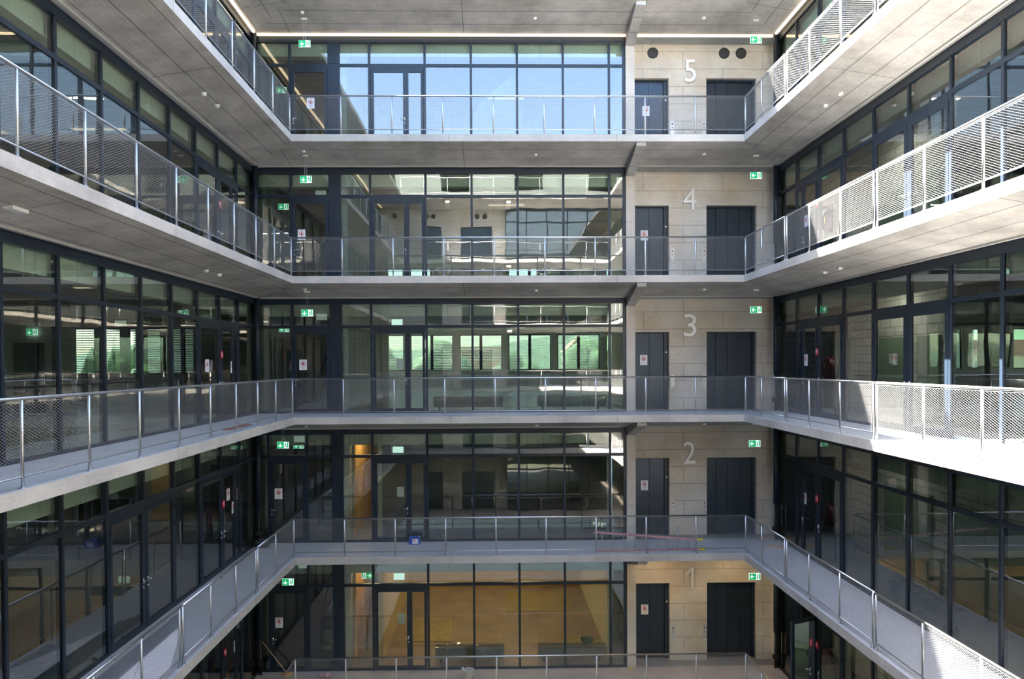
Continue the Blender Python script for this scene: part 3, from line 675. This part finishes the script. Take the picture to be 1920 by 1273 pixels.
def wallb(label, x0, x1, y0, y1, n, m, z0=0.0, z1=ZC, name='wall_inner'):
    return struct(name, label, MB().box(x0, x1, y0, y1, zl(n) + z0, zl(n) + z1), m)
for n in range(1, 6):
    lv = LV[n]; z = zl(n)
    # stair core behind the far left corner
    wallb('rear wall of the stair room on %s' % lv, -12.4, -4.4, 30.0, 30.25, n, C_INT)
    wallb('wall between stair room and hall on %s' % lv, -4.85, -4.65, YO1 + 0.25, 30.0, n, C_INTY if n > 2 else C_INTY)
    wallb('outer wall of the stair room on %s' % lv, -7.95, -7.7, YO1 + 0.4, 30.0, n, C_INTY)
    # lift shaft side wall
    wallb('wall beside the lifts facing the hall on %s' % lv, 4.5, 4.7, WALL_Y + 0.5, 27.5, n, C_INTY)
    wallb('rear wall of the lift shafts on %s' % lv, 4.5, 11.2, 27.5, 27.7, n, C_INT)
    # outside walls
    wallb('outer left wall on %s' % lv, BX0, BX0 + 0.3, BY0, 31.0, n, C_INTY, name='wall_left')
    wallb('outer near wall on %s' % lv, BX0, BX1, BY0, BY0 + 0.3, n, C_INT, name='wall_near')
    wallb('outer right wall on %s' % lv, BX1 - 0.3, BX1, BY0, 35.0, n, C_INTY, name='wall_right')
# windowed outer walls
def win_wall(label, n, xs, y, x0, x1, z0, z1, facing, blinds=True, thick=0.3):
    """wall along x with openings xs=[(a,b)...]; each opening gets a window with frame, pane and blind"""
    mb = MB(); z = zl(n); mb.box(x0, x1, y, y + thick, z, z + z0); mb.box(x0, x1, y, y + thick, z + z1, z + ZC)
    p = x0
    for a, b in xs:
        mb.box(p, a, y, y + thick, z + z0, z + z1); p = b
    mb.box(p, x1, y, y + thick, z + z0, z + z1)
    struct('wall_back', label, mb, C_INT)
    for i, (a, b) in enumerate(xs):
        w = b - a
        o = tag(empty(num('window'), (a, y + 0.1, z + z0)), '%s outside window %s' % (ORD[i + 1], facing), 'window', kind='structure')
        h = z1 - z0
        def fm():
            mb = MB(); t = 0.06
            mb.box(0, w, 0, 0.08, 0, t); mb.box(0, w, 0, 0.08, h - t, h); mb.box(0, t, 0, 0.08, t, h - t); mb.box(w - t, w, 0, 0.08, t, h - t); mb.box(w / 2 - 0.09, w / 2 + 0.09, 0, 0.08, t, h - t)
            return mb.mesh('frame', M_FRAME)
        link('frame', cached(('of', round(w, 2), round(h, 2)), fm), o)
        link('pane', cached(('op', round(w, 2), round(h, 2)), lambda: MB().face([(0.06, 0.04, 0.06), (w - 0.06, 0.04, 0.06), (w - 0.06, 0.04, h - 0.06), (0.06, 0.04, h - 0.06)]).mesh('pane', M_GLASSD)), o)
        if blinds:
            def bm():
                mb = MB(); k = 0
                while 0.08 + k * 0.1 < h - 0.05:
                    zz = 0.08 + k * 0.1; k += 1
                    mb.face([(0.07, 0.22, zz + 0.018), (w - 0.07, 0.22, zz + 0.018), (w - 0.07, 0.30, zz - 0.018), (0.07, 0.30, zz - 0.018)])
                    mb.face([(0.07, 0.22, zz + 0.022), (w - 0.07, 0.22, zz + 0.022), (w - 0.07, 0.30, zz - 0.014), (0.07, 0.30, zz - 0.014)])
                mb.tube((0.3, 0.26, 0), (0.3, 0.26, h), 0.004, 4); mb.tube((w - 0.3, 0.26, 0), (w - 0.3, 0.26, h), 0.004, 4)
                return mb.mesh('blind', M_SLAT)
            link('blind', cached(('bl', round(w, 2), round(h, 2)), bm), o)
pairs = [(-2.35 + 0.2 + 3.03 * k, -2.35 - 0.2 + 3.03 * (k + 1)) for k in (-4, -3, -2, -1, 0, 1, 2, 3)]
for n in (3, 4, 5):
    win_wall('outer rear wall with a row of windows on %s' % LV[n], n, pairs, BY1 - 0.3, BX0, BX1, 1.15, 3.35, 'of the hall rear wall on %s' % LV[n])
for n in range(1, 6):
    if n in (3, 4):
        win_wall('rear wall of the left room with windows on %s' % LV[n], n, [(-19.7, -18.3), (-18.0, -15.9), (-15.6, -14.2), (-14.0, -12.6)], 31.0, BX0, -12.4, 1.15, 3.15, 'of the left room rear wall on %s' % LV[n])
        win_wall('rear wall of the right room with windows on %s' % LV[n], n, [(15.2, 18.4), (20.0, 23.0), (23.4, 26.4), (26.8, 29.4)], 35.0, 11.2, BX1, 1.15, 3.15, 'of the right room rear wall on %s' % LV[n], blinds=False)
    else:
        wallb('closed rear wall of the left room on %s' % LV[n], BX0, -12.4, 31.0, 31.3, n, C_INT); wallb('closed rear wall of the right room on %s' % LV[n], 11.2, BX1, 35.0, 35.3, n, M_CREAM)
    # concrete core in the left room with a dark door
    wallb('concrete core in the left room on %s' % LV[n], -20.0, -13.9, 24.0, 24.3, n, C_INT)
    o = tag(MB().box(-15.75, -14.75, 23.95, 24.0, zl(n), zl(n) + 2.3).build(num('door'), M_LIFT), 'dark flush door in the left room core on %s' % LV[n], 'door', kind='structure')
    # partition of the right room
    if n >= 3: wallb('white blockwork partition in the right room on %s' % LV[n], 11.2, 11.4, 17.7, 27.5, n, M_BLOCK)
    else: wallb('pale partition in the right room on %s' % LV[n], 11.2, 11.4, 2.0, 27.5, n, M_BLOCK if n == 2 else M_CREAM)
    for i, (a, b) in enumerate(((19.4, 20.7), (22.4, 24.2), (17.9, 18.8)) if n > 2 else ((18.2, 20.4), (14.6, 17.2), (22.4, 24.2), (10.5, 13.4))):
        o = tag(MB().box(11.12, 11.2, a, b, zl(n), zl(n) + 2.2).build(num('door'), M_SAGE), 'sage green flush door, %s along the right room partition on %s' % (ORD[i + 1], LV[n]), 'door', kind='structure')
put_notice((11.1, 19.81, 1.59), -PI / 2, 'faded no-entry notice on the green door inside the right room on level three')
wallb('square concrete pillar in the open right room on level three', 13.6, 14.2, 20.5 - 1.0, 20.1, 3, C_INT, name='pillar')
wallb('square concrete pillar in the open right room on level four', 13.6, 14.2, 20.5 - 1.0, 20.1, 4, C_INT, name='pillar')
for n in (1, 2):   # shallow far rooms
    lv = LV[n]; mw = M_TAN if n == 1 else C_INT
    wallb('rear wall of the far room on %s' % lv, -4.6, 4.5, 31.7, 31.9, n, mw)
    wallb('left wall of the far room on %s' % lv, -3.85, -3.7, YO1 + 0.75, 31.7, n, M_TAN if n == 1 else C_INTY)
    wallb('right wall of the far room on %s' % lv, 3.7, 3.85, YO1 + 0.9, 31.7, n, M_CREAM if n == 1 else C_INTY)
    struct('wall_boarding', 'birch boarding beside the hall stairs on %s' % lv, MB().box(-4.62, -4.56, 23.6, 29.5, zl(n), zl(n) + ZC), M_WOOD)
    struct('wall_boarding', 'birch boarding at the end of the hall passage on %s' % lv, MB().box(-4.6, -3.85, 29.5, 29.6, zl(n), zl(n) + ZC), M_WOOD)
struct('floor', 'brown floor of the far room on level one', MB().box(-3.7, 3.7, YO1 + 0.2, 31.7, zl(1), zl(1) + 0.012), M_FLOORW, 'floor')
for i, (a, b, c, d) in enumerate(((-3.2, -1.6, 25.2, 27.5), (0.4, 3.0, 28.2, 30.6), (2.2, 3.6, 24.4, 25.6))):
    tag(MB().box(a, b, c, d, zl(1) + 0.012, zl(1) + 0.03).build('floor_covering', mat('ochre_covering', (0.34, 0.24, 0.06), 0.5, var=0.2)), ['ochre covering sheet on the room floor behind the double door on level one', 'ochre covering sheet at the back of the level one room', 'ochre covering sheet by the right wall of the level one room'][i], 'sheet', 'ochre floor sheets')
# stairs in the stair room
for n in (1, 2, 3, 4):
    o = tag(empty('staircase', (0, 0, zl(n))), 'concrete stair flight behind the corner glazing on %s' % LV[n], 'stairs', 'stair flights')
    mb = MB()
    for k in range(12): mb.box(-6.0, -4.9, 24.6 + k * 0.28, 24.6 + (k + 1) * 0.28, 0.0, 0.171 * (k + 1))
    mb.build('steps', mat('stair_concrete', (0.42, 0.42, 0.40), 0.6) if 'st' not in CACHE else CACHE['st'], o)
    mb = MB(); mb.tube((-6.0, 24.7, 0.0), (-6.0, 24.7, 1.05), 0.02, 8); mb.tube((-6.0, 24.7, 1.05), (-6.0, 27.9, 3.0), 0.02, 8); mb.tube((-6.0, 27.9, 2.0), (-6.0, 27.9, 3.0), 0.02, 8); mb.tube((-6.0, 24.7, 1.05), (-5.2, 24.7, 1.05), 0.02, 8)
    mb.build('handrail', M_FRAME, o)
# benches under plastic film
def bench():
    o = empty('bench'); MB().box(0, 2.22, 0, 0.42, 0.14, 0.46).build('seat_box', M_BENCH, o)
    for x in (0.15, 1.95):
        for y in (0.05, 0.33): MB().box(x, x + 0.05, y, y + 0.04, 0, 0.14).build('leg', M_FRAME, o)
    mb = MB(); rr = random.Random(3); nx, ny = 22, 5
    g = [[(-0.03 + 2.28 * i / nx, -0.03 + 0.48 * j / ny, 0.475 + rr.uniform(0, 0.03)) for j in range(ny + 1)] for i in range(nx + 1)]
    for i in range(nx):
        for j in range(ny): mb.face([g[i][j], g[i + 1][j], g[i + 1][j + 1], g[i][j + 1]])
        a, b = g[i][0], g[i + 1][0]; dz = rr.uniform(0.1, 0.3)
        mb.face([(a[0], a[1] - 0.02, a[2] - 0.22), (b[0], b[1] - 0.02, b[2] - 0.22 - 0.05 * rr.random()), b, a])
    mb.build('plastic_film', M_FILM, o); return o
B0_ = bench(); k = 0
for n in (1, 2, 3, 4):
    for x, d in ((-1.97, 'left'), (1.39, 'right')):
        o = B0_ if k == 0 else dup(B0_); k += 1; o.location = (x, 23.35, zl(n) + (0.012 if n == 1 else 0))
        tag(o, 'film-covered long bench behind the far glazing, %s one of the pair on %s' % (d, LV[n]), 'bench', 'benches under plastic film')
for y, d in ((16.9, 'farther'), (12.3, 'nearer')):
    o = dup(B0_); o.location = (9.35, y, zl(2)); o.rotation_euler = (0, 0, -PI / 2); tag(o, 'film-covered bench behind the right facade glass on level two, %s one' % d, 'bench', 'benches under plastic film')
o = dup(B0_); o.location = (-7.85, 11.2, zl(2)); o.rotation_euler = (0, 0, PI / 2); tag(o, 'film-covered bench behind the left facade glass on level two', 'bench', 'benches under plastic film')
tag(MB().lathe([(0.06, 0), (0.16, 0.05), (0.235, 0.15), (0.22, 0.15), (0.15, 0.07)], 24, c=(3.0, 23.56, zl(1) + 0.535)).build('bowl', M_BENCH, smooth=True), 'dark bowl standing on the right film-covered bench on level one', 'bowl')
def blob(name, mat_, r, loc, seed, sub=3, amp=0.25, scale=(1, 1, 1)):
    import bmesh
    bm = bmesh.new(); bmesh.ops.create_icosphere(bm, subdivisions=sub, radius=1); rr = random.Random(seed)
    ph = [rr.uniform(0, 6.28) for _ in range(9)]
    for v in bm.verts:
        p = v.co; k = 1 + amp * (math.sin(4.1 * p.x + ph[0]) * math.sin(3.7 * p.y + ph[1]) + math.sin(7.3 * p.z + ph[2]) * math.sin(6.1 * p.x + ph[3]) * 0.7 + 0.5 * math.sin(13 * p.y + ph[4]) * math.sin(11 * p.z + ph[5]))
        v.co = Vector((p.x * scale[0], p.y * scale[1], p.z * scale[2])) * r * k
    me = bpy.data.meshes.new(name); bm.to_mesh(me); bm.free(); me.materials.append(mat_)
    for p in me.polygons: p.use_smooth = True
    o = link(name, me); o.location = loc; return o

# loose plastic sheet hanging inside the level five glazing
mf, tf, bf = newmat('thin_plastic_sheet'); bf.inputs['Base Color'].default_value = (0.85, 0.88, 0.9, 1); bf.inputs['Alpha'].default_value = 0.16; bf.inputs['Roughness'].default_value = 0.3
mb = MB(); z5 = zl(5); rr = random.Random(5); ap = (0.72, 23.13, z5 + 2.55)
rim = [(-1.9 + 0.42 * i, 23.16 + 0.05 * (i % 2), z5 + max(0.02, 1.75 - 0.0 * i) * (0.0 if i else 0.0) + 0.02) for i in range(8)]
mid = [(ap[0] + (p[0] - ap[0]) * (0.42 + 0.1 * (i % 3)), 23.13 + 0.04 * (i % 2), z5 + 1.45 + 0.12 * (i % 3)) for i, p in enumerate(rim)]
for i in range(7):
    mb.face([mid[i], mid[i + 1], ap]); mb.face([rim[i], rim[i + 1], mid[i + 1], mid[i]])
tag(mb.build('plastic_sheet', mf), 'translucent plastic sheet hanging behind the level five glazing', 'plastic sheet')

# ------------------------------------------------------------------ loose things on the walkways
z2, z1_ = zl(2), zl(1)
# ladder on its long edge behind the far railing, level two
o = tag(empty('ladder', (2.98, 21.42, z2)), 'worn red ladder lying on its long edge behind the far railing on level two', 'ladder')
T = Vector; top0, top1, bot0, bot1 = T((0.0, 0.33, 0.52)), T((3.12, 0.30, 0.27)), T((0.0, 0.06, 0.045)), T((3.12, 0.06, 0.045))
def beamp(a, b, nm, m):
    mb = MB(); d = (b - a).normalized(); u = T((0, 1, 0)); w = d.cross(u).normalized(); h, t = 0.03, 0.014; vs = []
    for p in (a, b):
        for s, q in ((-1, -1), (1, -1), (1, 1), (-1, 1)): vs.append(tuple(p + u * (t * s) + w * (h * q)))
    mb.v = vs; mb.f = [(0, 1, 2, 3), (7, 6, 5, 4), (0, 4, 5, 1), (1, 5, 6, 2), (2, 6, 7, 3), (3, 7, 4, 0)]; mb.m = [0] * 6; return mb.build(nm, m, o)
beamp(top0, top1, 'side_rail', M_PINK); beamp(bot0, bot1, 'side_rail', M_PINK)
for k in range(9):
    f = 0.08 + k * 0.105; a = top0.lerp(top1, f); b = bot0.lerp(bot1, f - 0.015)
    MB().tube(a, b, 0.015, 8).build('rung', M_RUNG, o, True)
for p in (top1, bot1): MB().tube(p, p + T((0.19, 0, -0.005)), 0.034, 12, r1=0.04).build('end_cap', M_YEL, o, True)
# blue canister
o = tag(empty('canister', (-2.53, 22.62, z2), 0.06), 'blue plastic canister with white label on the far walkway of level two', 'canister')
mb = MB(); mb.prism([(-0.17, 0.0), (0.17, 0.0), (0.18, 0.03), (0.18, 0.2), (0.16, 0.225), (-0.16, 0.225), (-0.18, 0.2), (-0.18, 0.03)], -0.12, 0.12); mb.build('body', M_BLUE, o)
MB().box(-0.07, 0.11, -0.123, -0.12, 0.03, 0.18).build('label_sticker', M_WHITE, o); MB().box(-0.045, 0.03, -0.125, -0.1225, 0.12, 0.15).build('print', M_RED, o)
MB().box(-0.13, 0.06, -0.015, 0.015, 0.225, 0.25).build('handle', M_BLUE, o); MB().tube((0.14, 0, 0.2), (0.14, 0, 0.25), 0.022, 12).build('cap', M_PLAST, o)
# bottle by the lift wall
o = tag(empty('bottle', (5.92, 23.30, z2)), 'small clear plastic bottle standing by the lift wall on level two', 'bottle')
MB().lathe([(0.0, 0.0), (0.035, 0.0), (0.038, 0.02), (0.034, 0.1), (0.038, 0.18), (0.014, 0.25), (0.014, 0.28)], 16).build('body', mat('clear_plastic', (0.5, 0.55, 0.56), 0.15, spec=0.8), o, True)
MB().tube((0, 0, 0.28), (0, 0, 0.30), 0.017, 12).build('cap', M_GREY, o)
# timber offcuts
o = tag(MB().box(-0.22, 0.22, -0.06, 0.06, 0, 0.045).build('timber_offcut', M_PLANK), 'timber offcut in the far right corner on level two', 'timber', 'timber offcuts'); o.location = (8.55, 22.75, z2); o.rotation_euler = (0, 0, 0.3)
o = tag(MB().box(-0.25, 0.25, -0.07, 0.07, 0, 0.05).build('timber_offcut', M_PLANK), 'timber offcut near the right facade door on level two', 'timber', 'timber offcuts'); o.location = (8.55, 21.75, z2); o.rotation_euler = (0, 0, -0.5)
# black bag in the left corner of level two
o = blob('rubbish_bag', M_GREYBAG, 0.17, (-7.2, 22.35, z2 + 0.13), 4, amp=0.14, scale=(1.5, 0.8, 0.85)); tag(o, 'black rubbish bag in the left corner on level two', 'bag')
# metal channels along the left facade, boards, timber plank, level two
for i in range(7):
    x = -7.16 + i * 0.055; y0 = 10.2 + (i * 37 % 5) * 0.12; y1 = 16.6 - (i * 53 % 7) * 0.22
    mb = MB(); mb.box(x, x + 0.05, y0, y1, z2, z2 + 0.003); mb.box(x, x + 0.004, y0, y1, z2 + 0.003, z2 + 0.045); mb.box(x + 0.046, x + 0.05, y0, y1, z2 + 0.003, z2 + 0.045)
    tag(mb.build('metal_channel', mat('galvanised_steel', (0.55, 0.58, 0.62), 0.35, metal=0.8) if i == 0 else bpy.data.materials['galvanised_steel']), 'thin galvanised channel lying along the left facade on level two, one of a bundle', 'metal profile', 'bundle of metal channels')
for i, q in enumerate(([(-6.78, 15.6), (-6.02, 13.35), (-6.02, 11.6), (-6.76, 13.8)], [(-6.76, 13.74), (-6.02, 11.54), (-6.02, 9.3), (-6.76, 11.4)], [(-6.76, 11.34), (-6.02, 9.24), (-6.02, 7.2), (-6.76, 9.1)])):
    mb = MB(); mb.face([(*p, z2 + 0.026) for p in reversed(q)]); mb.face([(*p, z2 + 0.001) for p in q])
    for a, b in zip(q, q[1:] + q[:1]): mb.face([(*a, z2 + 0.001), (*b, z2 + 0.001), (*b, z2 + 0.026), (*a, z2 + 0.026)])
    tag(mb.build('plaster_board', M_BOARD), ['far', 'middle', 'near'][i] + ' pale plaster board lying on the left walkway of level two', 'board', 'plaster boards on the left walkway')
for x, y, d in ((-7.3, 19.2, 'farthest'), (-7.32, 15.0, 'middle'), (-7.34, 13.9, 'nearest')):
    tag(MB().lathe([(0.05, 0), (0.05, 0.02), (0.03, 0.045)], 16, c=(x, y, z2)).build('door_stop', M_DARK), 'black door stop on the left walkway of level two, %s of the row' % d, 'door stop', 'black door stops')
o = tag(MB().box(-0.09, 0.09, -0.75, 0.75, 0, 0.02).build('board_strip', M_RUST), 'rust red board strip on the left walkway of level three', 'board'); o.location = (-6.3, 17.8, 0.0)
# bucket, litter and broom on level one
o = tag(empty('bucket', (-0.84, 22.05, z1_)), 'dirty white plaster bucket with red print on the level one walkway', 'bucket')
MB().lathe([(0.001, 0.005), (0.135, 0.0), (0.145, 0.02), (0.165, 0.33), (0.172, 0.34), (0.172, 0.36), (0.155, 0.36), (0.135, 0.10), (0.001, 0.09)], 28).build('body', M_DIRTY, o, True)
mb = MB(); stroke(mb, 0.03, 0.10, 0.06, 0.05, 0.022, -0.168, -0.135); stroke(mb, 0.06, 0.05, 0.115, 0.17, 0.022, -0.168, -0.11); mb.build('red_print', M_RED, o)
MB().tube((-0.13, 0.0, 0.30), (-0.2, -0.02, 0.43), 0.03, 10).build('roller_handle', M_PLAST, o)
mb = MB()
for k in range(12):
    a, b = PI * k / 12, PI * (k + 1) / 12; mb.tube((0.17 * math.cos(a), 0.04, 0.34 + 0.07 * math.sin(a)), (0.17 * math.cos(b), 0.04, 0.34 + 0.07 * math.sin(b)), 0.004, 5)
mb.build('wire_handle', M_STEEL, o)
o = blob('litter', M_TRASH, 0.13, (-5.34, 22.45, z1_ + 0.06), 9, amp=0.35, scale=(1.5, 0.8, 0.6)); tag(o, 'crumpled printed plastic litter on the level one walkway', 'litter')
o = tag(empty('broom', (-6.55, 22.60, z1_)), 'wooden broom with yellow head leaning in the left corner on level one', 'broom')
MB().tube((0, 0, 0.08), (-0.82, 0.18, 1.02), 0.014, 10).build('stick', M_PLANK, o, True); MB().box(-0.14, 0.14, -0.04, 0.04, 0.0, 0.09).build('brush_head', M_ORYEL, o)
# second flash: yellow cap near column
tag(MB().box(4.22, 4.34, 22.72, 22.78, z1_, z1_ + 0.04).build('yellow_scrap', M_YEL), 'tiny yellow scrap at the foot of the column on level one', 'scrap')
# orange cable hanging inside the level three glazing
mb = MB(); pr = None
for k in range(40):
    p = (3.60 + 0.035 * math.sin(k * 0.55) + (0.06 if 12 < k < 22 else 0), 23.12, 3.612 - k * 0.0925)
    if pr: mb.tube(pr, p, 0.011, 6)
    pr = p
tag(mb.build('power_cable', M_CABLE), 'orange power cable hanging behind the glass beside the column on level three', 'cable')

# lamp under the level two soffit, lit warm, over the level one walkway by the column
def area(name, loc, size, power, col, sy=None, rot=(0, 0, 0)):
    d = bpy.data.lights.new(name, 'AREA'); d.energy = power; d.color = col; d.shape = 'RECTANGLE' if sy else 'SQUARE'; d.size = size
    if sy: d.size_y = sy
    o = bpy.data.objects.new(name, d); COL.objects.link(o); o.location = loc; o.rotation_euler = rot; return o
WARM = (1.0, 0.70, 0.36)
def lamp(x, y, n, power, label, w=0.3, l=1.2, col=WARM):
    zc = zl(n) + ZC if y > YO1 or x < XO0 or x > XO1 else soffit_z(n, min(abs(YO1 - y), abs(x - XO0), abs(XO1 - x)))
    o = tag(empty('ceiling_light', (x, y, zc)), label, 'lamp', 'ceiling lights')
    MB().box(-l / 2, l / 2, -w / 2, w / 2, -0.05, 0.01).build('housing', M_PLAST, o)
    MB().box(-l / 2 + 0.02, l / 2 - 0.02, -w / 2 + 0.02, w / 2 - 0.02, -0.06, -0.05).build('diffuser', cached('diff', lambda: mat('lit_diffuser', (1, 0.9, 0.7), 0.5, emit=(1, 0.80, 0.52), es=0.15)), o)
    a = area('light', (0, 0, -0.07), l - 0.1, power, col, w); a.parent = o
for x in (-2.2, 1.0): 
    for y in (25.6, 29.6): lamp(x, y, 1, 8, 'warm ceiling light in the level one far room, %s %s' % ('left' if x < 0 else 'right', 'front' if y < 27 else 'rear'))
lamp(-4.2, 24.4, 1, 5, 'warm ceiling light in the level one passage beside the stairs', 0.2, 0.6); lamp(-4.2, 24.4, 2, 7, 'warm ceiling light in the level two passage beside the stairs', 0.2, 0.6)
lamp(5.2, 22.35, 1, 3.2, 'warm soffit light in front of the level one lifts, by the column', 0.12, 0.5); lamp(7.6, 22.35, 1, 3.2, 'warm soffit light in front of the level one goods lift', 0.12, 0.5)

FILL_WHITE = (1.0, 0.95, 0.84)
for n, pw in ((5, 7), (4, 7), (3, 6.5), (2, 2.2)):  # invented fill lamps, added to brighten the rooms behind the glass
    for x, y, d in ((-10.2, 12.0, 'nearer one in the left room'), (-10.2, 19.0, 'farther one in the left room'), (10.1, 12.6, 'nearer one in the right room'), (10.1, 19.4, 'farther one in the right room')):
        lamp(x, y, n, pw, 'added neutral white fill light, %s on %s' % (d, LV[n]), 0.2, 1.4, FILL_WHITE)
    if n in (3, 4, 5): lamp(0.5, 28.0, n, pw * 1.3, 'added neutral white fill light in the far hall on %s' % LV[n], 0.2, 1.4, FILL_WHITE)
# ------------------------------------------------------------------ outside, seen through the rear windows
import bmesh
def hill(name, label, cx, cy, rx, ry, h, seed):
    mb = MB(); nx, ny = 60, 20; rr = random.Random(seed); ph = [rr.uniform(0, 6) for _ in range(6)]
    g = []
    for i in range(nx + 1):
        row = []
        for j in range(ny + 1):
            u, v = -1 + 2 * i / nx, -1 + 2 * j / ny; r = min(1, math.hypot(u, v))
            z = h * (math.cos(r * PI) * 0.5 + 0.5) * (1 + 0.18 * math.sin(9 * u + ph[0]) + 0.1 * math.sin(23 * u + ph[1]) * math.cos(11 * v + ph[2])) + rr.uniform(0, 1) * 2.2
            row.append((cx + rx * u, cy + ry * v, -14 + z))
        g.append(row)
    for i in range(nx):
        for j in range(ny): mb.face([g[i][j], g[i + 1][j], g[i + 1][j + 1], g[i][j + 1]])
    struct(name, label, mb, M_HILL, 'hill')
hill('hill', 'wooded hill on the horizon beyond the rear windows', 0, 520, 620, 260, 32, 2)
hill('hill', 'wooded slope on the right horizon', 420, 420, 260, 200, 46, 5)
hill('hill', 'wooded slope on the left horizon', -360, 380, 260, 200, 36, 8)
rr = random.Random(11)
for i in range(14):
    x = -64 + i * 9.6 + rr.uniform(-.5, .5); y = 92 + (i % 2) * 12
    o = tag(empty('tree', (x, y, -13)), 'leafy green tree seen through the rear windows', 'tree', 'trees beyond the rear windows')
    MB().tube((0, 0, 0), (0, 0, 8), 0.35, 8).build('trunk', M_PLANK, o)
    c = blob('crown', M_LEAF, 4.3, (0, 0, 11.0 + rr.uniform(0, 2)), i, sub=3, amp=0.22, scale=(1, 1, 1.1)); c.parent = o
def house(x, y, w, d, h, mwall, label, rows, cols, z0=-13):
    o = tag(empty('building', (x, y, z0)), label, 'building', 'buildings in the distance')
    MB().box(-w / 2, w / 2, 0, d, 0, h).build('walls', mwall, o)
    MB().prism([(-w / 2 - 0.5, h), (w / 2 + 0.5, h), (w / 2 - 2, h + 2.6), (-w / 2 + 2, h + 2.6)], -0.5, d + 0.5).build('roof', M_ROOF, o)
    me = MB().box(-0.7, 0.7, -0.06, 0.05, 0, 1.5).mesh('window', mat('distant_window', (0.12, 0.17, 0.2), 0.2) if 'dw' not in CACHE else CACHE['dw'])
    for r in range(rows):
        for c in range(cols):
            q = link('window', me, o); q.location = (-w / 2 + w * (c + 0.5) / cols, 0, 1.5 + r * (h - 1) / rows)
house(78, 118, 26, 12, 15.5, M_BEIGE, 'beige apartment block with red top floor beyond the right rear windows', 5, 6)
house(50, 130, 20, 12, 13.0, M_BEIGE, 'beige house beyond the right rear windows', 4, 5)
house(-4, 125, 16, 10, 15, M_REDB, 'brick red house among the trees beyond the far rear windows', 4, 4)
house(24, 150, 18, 10, 17, M_BEIGE, 'pale house behind the trees beyond the far rear windows', 5, 4)
